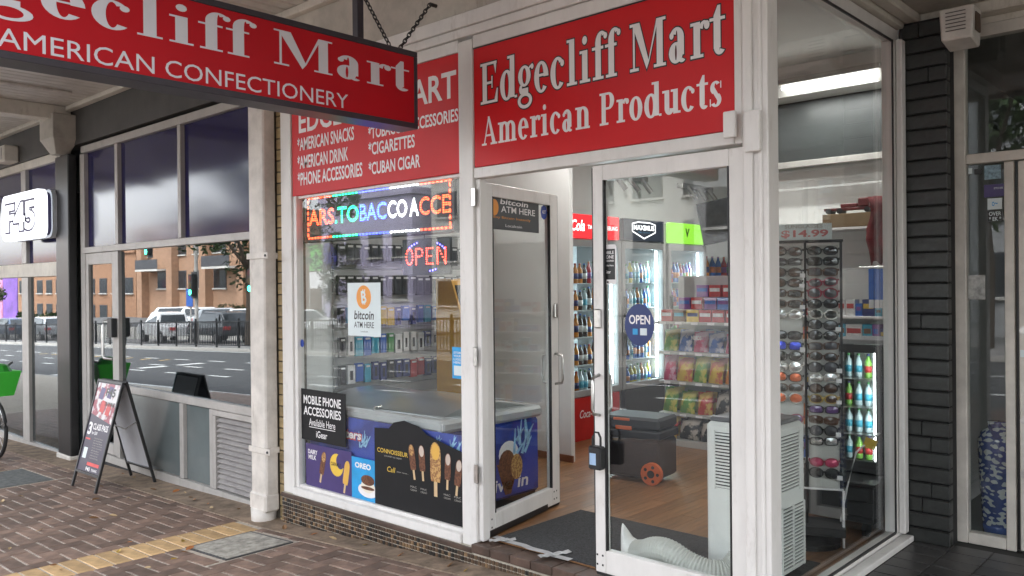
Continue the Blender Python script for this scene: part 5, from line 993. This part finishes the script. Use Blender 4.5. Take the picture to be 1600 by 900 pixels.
# ================================================================ sandwich board
sbd = T('sandwich_board', 'black framed A-frame sandwich board with printed class offer by the gym', 'A-frame sign', (-8.25, 3.27, gz(-8.25)), rad(1.5), local=True)
def lean(y_bot, y_top, zb, zt, h0=1.0):
    return Fr((0, y_bot, 0), (1, 0, 0), Vector((0, y_top-y_bot, h0)).normalized())
A1 = lean(-.28, -.015, 0, 1); A2 = lean(.28, .015, 0, 1); L1 = math.hypot(.265, 1.0)
for fr, s_ in ((A1, 1), (A2, -1)):
    d0, d1 = (-.012, .012)
    for x in (-.27, .245): fr.obox('leg', x, x+.025, .0, L1, d0, d1, BLKPL, sbd, .003)
    fr.obox('rail', -.2445, .2445, .14, .165, d0, d1, BLKPL, sbd, .003); fr.obox('rail', -.2445, .2445, L1-.03, L1, d0, d1, BLKPL, sbd, .003)
A1.obox('panel', -.2445, .2445, .1655, L1-.0305, -.004, .004, mat('board_navy', (.035, .03, .06), .4, .08), sbd, 0); A2.obox('panel', -.2445, .2445, .1655, L1-.0305, -.004, .004, mat('board_white', (.66, .67, .70), .4, .05), sbd, 0)
A1.poly(MB(), [(-.24, .70), (.24, .63), (.24, 1.0), (-.24, 1.0)], .0045, .0055).build('photo_print', print_mat('sport_photo', (.62, .60, .60), (.30, .05, .08), 9), sbd)
for k, (x, y, m_) in enumerate(((-.11, .90, NAVYP), (.06, .92, NAVYP), (-.03, .78, REDP), (.10, .76, REDP))): A1.poly(MB(), [(x-.05, y-.05), (x+.04, y-.06), (x+.06, y+.05), (x-.03, y+.06)], .0058+k*.0003, .006+k*.0003).build('photo_patch', m_, sbd)
text(A1, 'F45', -.02, .18, .88, .96, .0075, INK, sbd, .03); text(A1, 'TRAINING', .0, .22, .79, .83, .0075, INK, sbd, .02)
text(A1, '3', -.22, -.14, .50, .62, .0045, LETTER, sbd, .03); text(A1, 'CLASS PASS', -.12, .20, .555, .615, .0045, LETTER, sbd, .02); text(A1, 'for $30', -.12, .0, .505, .54, .0045, LETTER, sbd, .01)
for k in range(9): text(A1, random.choice(('unlimited classes', 'train anytime', 'all studios', 'functional fitness')), -.04, .12+.05*random.random(), .475-k*.023, .488-k*.023, .0045, GREYT, sbd)
A1.obox('red_bar', -.06, .20, .225, .255, .0042, .005, mat('bright_red_print', (.65, .05, .05), .4), sbd, 0); A1.obox('red_bar', -.22, -.12, .455, .47, .0042, .005, MC['bright_red_print'], sbd, 0); A1.obox('white_square', -.20, -.12, .28, .38, .0042, .005, PAPER, sbd, 0)
text(A1, 'F45', -.06, .03, .175, .21, .0045, LETTER, sbd, .03); text(A1, 'TRAINING', .06, .18, .18, .205, .0045, LETTER, sbd, .02)
for x in (-.255, .255): MB().tube([(x, -.12, .62), (x, .0, .56), (x, .12, .62)], .006, 6).build('brace', CHROME, sbd)
# ================================================================ green share bike at the edge
bk_ = T('share_bike', 'green share bike with front basket parked beyond the black post', 'bicycle', (-10.98, 3.02, gz(-10.98)), rad(184), local=True)
GRN = mat('bike_green', (.06, .55, .05), .4, .06); TY = mat('tyre', (.02, .02, .02), .7)
# local x points backwards along the bike
def ringt(c, R, r, n=36): return [(c[0]+R*math.cos(k*2*math.pi/n), c[1], c[2]+R*math.sin(k*2*math.pi/n)) for k in range(n+1)]
for c in ((-.0, 0, .345), (1.08, 0, .345)):
    wl = MB().tube(ringt(c, .325, .02), .022, 8, cap=False).build('wheel', TY, bk_, smooth=True); MB().tube(ringt(c, .295, .01), .012, 6, cap=False).build('rim', CHROME, wl); mb = MB()
    for k in range(18): a = k*math.pi/9; mb.tube([(c[0], (-1)**k*.02, c[2]), (c[0]+.29*math.cos(a), 0, c[2]+.29*math.sin(a))], .0016, 4)
    mb.build('spokes', CHROME, wl); MB().tube([(c[0], -.05, c[2]), (c[0], .05, c[2])], .022, 10).build('hub', CHROME, wl)
mb = MB(); mb.tube([(0, .055, .345), (.10, .055, .70)], .014, 8); mb.tube([(0, -.055, .345), (.10, -.055, .70)], .014, 8); mb.tube([(.09, 0, .68), (.16, 0, 1.0)], .02, 8); mb.build('fork', BLKPL, bk_)
MB().tube([(.12, 0, .78), (.35, 0, .42), (.62, 0, .33), (.72, 0, .80)], .028, 10).build('frame', GRN, bk_, smooth=True); MB().tube([(.62, 0, .33), (1.08, 0, .345)], .018, 8).build('chain_stay', GRN, bk_); MB().box(.60, .84, -.08, .08, .86, .92).build('saddle', BLKPL, bk_, .025); MB().tube([(.72, 0, .78), (.74, 0, .87)], .015, 8).build('seat_post', CHROME, bk_)
MB().tube([(.30, -.30, 1.08), (.18, -.2, 1.05), (.16, 0, 1.01), (.18, .2, 1.05), (.30, .30, 1.08)], .014, 8).build('handlebar', BLKPL, bk_)
mb = MB(); v = []
for z, a, b in ((.74, .11, .13), (1.02, .17, .19)): v += [(-.10-a, -b, z), (-.10+a*.8, -b, z), (-.10+a*.8, b, z), (-.10-a, b, z)]
mb.add(v, [(0, 1, 5, 4), (1, 2, 6, 5), (2, 3, 7, 6), (3, 0, 4, 7), (3, 2, 1, 0)]); o = mb.build('basket', GRN, bk_); md = o.modifiers.new('s', 'SOLIDIFY'); md.thickness = .012
o = MB().lathe((-.10, -.02, .92), [(.03, 0), (.11, .03), (.13, .1), (.09, .17), (.03, .19)], 12).build('helmet', mat('green_helmet', (.03, .28, .03), .35)); o.parent = bk_; o.name = 'folded_helmet'
# tuft of weeds by the gym plinth
wm = MB()
for k in range(40):
    x = -9.55+random.gauss(0, .06); y = 3.56+random.uniform(-.05, .04); a = random.uniform(0, 6.3); h_ = random.uniform(.03, .09); w2 = .012
    wm.add([(x-w2*math.cos(a), y-w2*math.sin(a), gz(x)+.003), (x+w2*math.cos(a), y+w2*math.sin(a), gz(x)+.003), (x+.03*math.cos(a*3), y+.03*math.sin(a*3), gz(x)+h_)], [(0, 1, 2)])
tag(wm.build('weed_tuft', mat('weed_green', (.10, .20, .04), .7, .2, 20)), 'small green weed growing at the foot of the gym wall', 'weed')
# ================================================================ across the road (seen mirrored in the shop glass)
BRK = mat('orange_brick', (.34, .20, .125), .85, .15, 3, .1); GW = mat('far_window_glass', (.03, .035, .04), .1, .2, 2, spec=.8); LIL = mat('lilac_render', (.42, .38, .52), .8, .06, 2); PALE = mat('pale_render', (.52, .50, .46), .8, .08, 2); DRK = mat('dark_cladding', (.06, .06, .065), .6, .1, 2)
def building(name, lab, x0, x1, y0, y1, z0, h, m, cols, rows, win, fl=3.2, base=1.2):
    t = T(name, lab, 'building', ((x0+x1)/2, y1, z0)); box('wall', (x0, x1, y0, y1, z0-1, z0+h), m, t, 0); box('parapet', (x0-.2, x1+.2, y0-.2, y1+.2, z0+h+.003, z0+h+.5), m, t, 0); w = (x1-x0)/cols
    for r in range(rows):
        for c in range(cols):
            if win == 'mix' and (r*3+c*2) % 5 == 0: continue
            a = x0+c*w+w*.2; b = a+w*.6; zz = z0+base+r*fl
            o = box('window', (a, b, y1+.003, y1+.06, zz, zz+1.8), DRK, t, 0); box('pane', (a+.08, b-.08, y1+.061, y1+.07, zz+.08, zz+1.72), GW, o, 0); box('sill', (a-.1, b+.1, y1+.003, y1+.18, zz-.12, zz-.003), PALE, o, 0)
    return t
zt = gz(-60)
b1 = building('brick_building', 'orange brick building with dark windows across the road', -92, -60, -46, -32, zt+1.2, 8.2, BRK, 8, 2, 'mix', 3.4, 2.2)
for x in (-90, -83, -76, -69, -62): box('pilaster', (x-.6, x+.6, -31.99, -31.2, zt+.3, zt+9.6), BRK, b1, 0)
for x in (-86.5, -72): box('balcony', (x-2.6, x+2.6, -31.9, -30.4, zt+5.2, zt+5.4), PALE, b1, 0); box('balcony_rail', (x-2.6, x+2.6, -30.45, -30.4, zt+5.41, zt+6.4), DRK, b1, 0)
building('lilac_building', 'pale lilac rendered building beside the brick one', -58.5, -47, -44, -33, gz(-52)+1, 9, LIL, 4, 2, 'all'); building('pale_tower', 'pale rendered apartment block further along the road', -46, -22, -46, -34, gz(-34), 11, PALE, 7, 3, 'all'); building('brick_block', 'long brown brick block down the hill', -135, -95, -48, -33, gz(-110), 9, mat('brown_brick', (.30, .16, .09), .85, .15, 3), 11, 2, 'mix'); building('grey_block', 'grey office block across the road up the hill', -20, 6, -40, -27, gz(-8), 10.5, mat('grey_render', (.30, .30, .30), .8, .1, 2), 8, 3, 'all'); building('glass_block', 'dark glass block across the road up the hill', 8, 40, -42, -28, .5, 12, DRK, 9, 3, 'all')
struct(box('car_park', (-94, -40, -31, -17.5, gz(-94)-2, gz(-60)+.35), mat('car_park_asphalt', (.10, .10, .10), .9, .15, 3), None, 0))
for i, x0 in enumerate((-94, -76, -58)): tag(box('retaining_wall', (x0, x0+17.9, -17.49, -17.2, gz(x0)-.5, gz(-60)+.75), PALE, None, 0), f'low pale retaining wall length {["below the long brick frontage", "by the parked utility", "by the tree"][i]}', 'wall')
# hoardings
for k, (x, m_) in enumerate(((-118, mat('hoard_purple', (.22, .10, .42), .5, .3, .6)), (-113, mat('hoard_teal', (.05, .35, .42), .5, .4, .8)), (-108, mat('hoard_pink', (.55, .22, .35), .5, .4, .7)), (-103.2, MC['hoard_purple']))): tag(box('mural_panel', (x, x+4.6, -22.1, -22, gz(x)+.2, gz(x)+6), m_, None, 0), f'{["purple", "teal", "pink", "violet"][k]} mural panel on the far corner', 'mural')
for k, (x, c) in enumerate(((-56.5, (.10, .5, .06)), (-54.6, (.04, .05, .35)))):
    t = T('banner', f'{["green", "blue"][k]} banner hung in front of the lilac building', 'banner', (x, -30.5, gz(x))); box('cloth', (x, x+1.7, -30.54, -30.5, gz(x)+4.6, gz(x)+6.6), mat('banner%d' % k, c, .6, .2, 2), t, 0); box('board', (x, x+1.7, -30.55, -30.49, gz(x)+3.2, gz(x)+4.5), LETTER, t, 0); MB().tube([(x-.05, -30.5, gz(x)), (x-.05, -30.5, gz(x)+6.8)], .05, 8).build('pole', GREY, t)
# fence
fn = T('pedestrian_fence', 'long black steel pedestrian fence along the far kerb', 'fence', (-40, -11.6, gz(-40)))
FB = mat('fence_black', (.02, .02, .022), .5); bars = MB(); x = -70.
def q4(mb, xa, xb, z0, z1, y0=-11.63, y1=-11.57):
    mb.add([(xa,y0,gz(xa)+z0),(xb,y0,gz(xb)+z0),(xb,y1,gz(xb)+z0),(xa,y1,gz(xa)+z0),(xa,y0,gz(xa)+z1),(xb,y0,gz(xb)+z1),(xb,y1,gz(xb)+z1),(xa,y1,gz(xa)+z1)], [(0,3,2,1),(4,5,6,7),(0,1,5,4),(1,2,6,5),(2,3,7,6),(3,0,4,7)])
while x < -12:
    q4(bars, x, x+.03, .1, 1.12, -11.615, -11.585); x += .16
stuff(bars.build('bars', FB, fn))
for a in range(-70, -12, 2):
    mb = MB(); q4(mb, a+.03, a+1.97, 1.12, 1.18); mb.build('rail', FB, fn); mb = MB(); q4(mb, a+.03, a+1.97, .06, .10); mb.build('rail', FB, fn); mb = MB(); q4(mb, a-.03, a+.03, -.05, 1.3, -11.64, -11.56); mb.build('post', FB, fn)
# cars
def car_proto(kind):
    W_, L_ = (.9, 4.5)
    if kind == 'ute': prof = [(-2.5, .45), (-2.5, .95), (-2.45, 1.0), (-.75, 1.0), (-.7, 1.7), (.5, 1.72), (1.15, 1.1), (2.35, .98), (2.5, .75), (2.5, .4)]
    else: prof = [(-2.25, .45), (-2.28, .95), (-2.1, 1.15), (-1.75, 1.62), (.35, 1.66), (1.15, 1.12), (2.1, .95), (2.28, .7), (2.28, .4)]
    mb = MB(); n = len(prof); lay = []
    for s_, wf in ((-1, 1), (1, 1)):
        for (px, pz) in prof: lay.append((px, s_*W_*(1 if pz < 1.12 else .80), pz))
    mb.add(lay, [tuple(range(n-1, -1, -1)), tuple(range(n, 2*n))]+[(i, (i+1) % n, n+(i+1) % n, n+i) for i in range(n)])
    body = mb.mesh(.05); win = MB()
    z0, z1 = 1.14, 1.56; xa, xb = ((-.6, .9) if kind == 'ute' else (-1.75, .9))
    for s_ in (-1, 1): y0_, y1_ = s_*(W_*.985), s_*(W_*.83); win.add([(xa, y0_+s_*.004, z0), (xb, y0_+s_*.004, z0), (xb-.45, y1_+s_*.012, z1), (xa+.15, y1_+s_*.012, z1)], [(0, 1, 2, 3)])
    fx0, fx1 = (1.13, .56) if kind == 'ute' else (1.13, .41); win.add([(fx0+.02, -.72, 1.15), (fx0+.02, .72, 1.15), (fx1+.03, .66, 1.62), (fx1+.03, -.66, 1.62)], [(0, 1, 2, 3)])
    rx0, rx1 = (-.78, -.74) if kind == 'ute' else (-2.13, -1.80); win.add([(rx0, -.70, 1.16), (rx0, .70, 1.16), (rx1, .64, 1.56), (rx1, -.64, 1.56)], [(0, 1, 2, 3)])
    return body, win.mesh()
wheelm = MB().tube([(0, -.11, 0), (0, .11, 0)], .34, 18).mesh(.02); wheelm.materials.append(TY); rimm = MB().tube([(0, -.122, 0), (0, .122, 0)], .21, 14).mesh(); rimm.materials.append(CHROME); lampm = MB().box(-.03, .03, -.18, .18, -.08, .08).mesh(.01); lampr = lampm.copy(); lampm.materials.append(LETTER); lampr.materials.append(REDP)
cars = {}
def car(x, y, rz, kind, col, lab, z=None):
    key = (kind, col)
    if key not in cars:
        a, b = car_proto(kind); a.materials.append(mat('car_'+col, {'white': (.7, .7, .7), 'silver': (.38, .40, .42), 'dark': (.04, .045, .05), 'blue': (.06, .09, .14)}[col], .25, .02, coat=.6)); b.materials.append(GW); cars[key] = (a, b)
    t = T('parked_car', lab, 'car', (x, y, gz(x)-.03 if z is None else z), rz, 'cars across the road', True); link('body', cars[key][0], None, t); link('windows', cars[key][1], None, t)
    for wx in (-1.4, 1.42):
        for wy in (-.80, .80): o = link('wheel', wheelm, None, t); o.location = (wx, wy, .34); r_ = link('rim', rimm, None, o)
    for wy in (-.66, .66): o = link('headlight', lampm, None, t); o.location = (2.27 if kind != 'ute' else 2.48, wy, .78); o = link('tail_light', lampr, None, t); o.location = (-2.28 if kind != 'ute' else -2.5, wy, .86)
CP = gz(-60)+.352
car(-46.5, -14.2, rad(185), 'ute', 'white', 'white utility stopped behind the black fence'); car(-41.3, -14.6, rad(184), 'suv', 'dark', 'dark car stopped behind the white utility'); car(-66, -14.3, rad(182), 'suv', 'silver', 'silver wagon behind the fence down the hill'); car(-73, -14.1, rad(182), 'suv', 'blue', 'dark blue wagon ahead of the silver one'); car(-80, -14.3, rad(181), 'ute', 'silver', 'silver utility further down the hill')
for k, (x, c) in enumerate(((-62, 'white'), (-58.6, 'white'), (-55.2, 'silver'), (-51.8, 'white'), (-48.6, 'dark'), (-45.4, 'white'))): car(x, -22.5-(k % 2)*.4, rad(-62), 'suv', c, f'{c} car parked nose out on the car park, {["by the brick pilasters", "next along from the brick pilasters", "between two white cars", "right of the silver car", "beside the last white car", "at the tree end of the row"][k]}', CP)
# traffic lights
TL = mat('signal_black', (.02, .02, .02), .5); GE = emis('signal_green', (.05, 1., .45), 4.)
def signal(x, y, arm, lab):
    t = T('traffic_light', lab, 'traffic light', (x, y, gz(x)), group=None); g = gz(x); MB().tube([(x, y, g), (x, y, g+5.2 if arm else g+3.6)], .09, 8).build('pole', GREY, t)
    hd = [(x, g+2.4)]
    if arm: MB().tube([(x, y, g+5.1), (x-1.2, y, g+5.3), (x-4.6, y, g+5.3)], .07, 8).build('arm', GREY, t); hd.append((x-4.8, g+4.5)); box('street_sign', (x-4.1, x-1.0, y+.08, y+.11, g+5.4, g+5.75), LETTER, t, 0); text(street(y), 'NEW SOUTH HEAD RD', -1, -0.1, 0, .1, 0, INK, t) if False else None
    for hx, hz_ in hd:
        h = box('signal_head', (hx-.18, hx+.18, y+.10, y+.32, hz_, hz_+1.05), TL, t, .02); box('backing_board', (hx-.30, hx+.30, y+.085, y+.098, hz_-.12, hz_+1.17), TL, h, 0)
        for k, m_ in enumerate((GE, mat('dead_amber', (.08, .05, .01), .4), mat('dead_red', (.08, .01, .01), .4))): MB().tube([(hx, y+.321, hz_+.18+k*.34), (hx, y+.335, hz_+.18+k*.34)], .13, 14).build('lens', m_, h)
signal(-38.5, -11.9, True, 'traffic light with long mast arm over the far kerb'); signal(-33.2, -12.0, False, 'short traffic light post beside the fence')
t = T('bus_sign', 'blue sign plate on a thin pole behind the fence', 'sign', (-40.5, -12.6, gz(-40.5))); MB().tube([(-40.5, -12.6, gz(-40)), (-40.5, -12.6, gz(-40)+2.9)], .04, 8).build('pole', GREY, t); box('plate', (-40.85, -40.15, -12.55, -12.53, gz(-40)+1.9, gz(-40)+2.8), PK[1], t, 0)
# trees and hedges
LEAF = [mat('leaf_dark', (.035, .06, .02), .6, .3, 2), mat('leaf_mid', (.06, .10, .03), .6, .3, 2)]
def foliage(c, r, n, s, seed):
    rd = random.Random(seed); mb = MB(); cl = [(Vector((rd.gauss(0, .5)*r[0], rd.gauss(0, .5)*r[1], rd.uniform(-.8, .9)*r[2])), rd.uniform(.25, .5)) for _ in range(16)]
    for _ in range(n):
        cc, cr2 = rd.choice(cl); d = Vector((rd.gauss(0, 1), rd.gauss(0, 1), rd.gauss(0, 1))).normalized()*rd.uniform(.5, 1)*cr2; p = Vector(c)+cc+Vector((d.x*r[0], d.y*r[1], d.z*r[2]))
        a = Vector((rd.gauss(0, 1), rd.gauss(0, 1), rd.gauss(0, 1))).normalized(); b = a.orthogonal().normalized(); k = s*rd.uniform(.6, 1.4)
        mb.add([p-a*k, p+b*k*.5, p+a*k, p-b*k*.5], [(0, 1, 2, 3)], rd.randrange(2))
    me = bpy.data.meshes.new('m'); me.from_pydata(mb.v, [], mb.f); me.update(); [setattr(p, 'material_index', i) for p, i in zip(me.polygons, mb.m)]; return me
BARK = mat('bark', (.07, .05, .035), .9, .3, 10, .4)
def tree(x, y, h, r, lab, seed, n=3500, z=None):
    g = gz(x) if z is None else z; t = T('street_tree', lab, 'tree', (x, y, g)); mb = MB(); mb.tube([(x, y, g-.2), (x+.1, y, g+h*.25), (x, y+.1, g+h*.5)], [.28, .22, .13], 10); rd = random.Random(seed)
    for k in range(6): a = k*1.05; mb.tube([(x, y, g+h*(.35+.03*k)), (x+math.cos(a)*r*.4, y+math.sin(a)*r*.4, g+h*.6), (x+math.cos(a)*r*.75, y+math.sin(a)*r*.75, g+h*.75)], [.1, .06, .02], 6)
    mb.build('trunk', BARK, t); link('crown', foliage((x, y, g+h*.68), (r, r, h*.33), n, .16, seed), LEAF, t)
tree(-35.8, -13.2, 8.5, 3.0, 'dark leafy street tree behind the fence', 3); tree(-52, -29.5, 7, 2.6, 'tree in front of the lilac building', 5, 2500); tree(-88, -15.5, 7.5, 3., 'street tree down the hill by the far kerb', 8, 2500); tree(-6, -14.5, 9, 3.8, 'tall street tree straight across the road', 9); tree(9, -14.0, 9, 4., 'street tree across the road up the hill', 11)
for k, (x, y, w) in enumerate(((-72, -17.0, 3.2), (-79, -17.0, 2.6), (-66, -30, 5), (-54, -28.5, 3))): tag(link('hedge', foliage((x, y, (gz(x)+1.0) if y > -20 else CP+.6), (w, .8, .9), 1600, .13, 20+k), LEAF), ['rounded hedge above the retaining wall', 'smaller hedge beside the retaining wall', 'hedge along the brick building', 'hedge behind the parked cars'][k], 'hedge')
for o in bpy.data.objects:
    if '_w' in o: del o['_w']
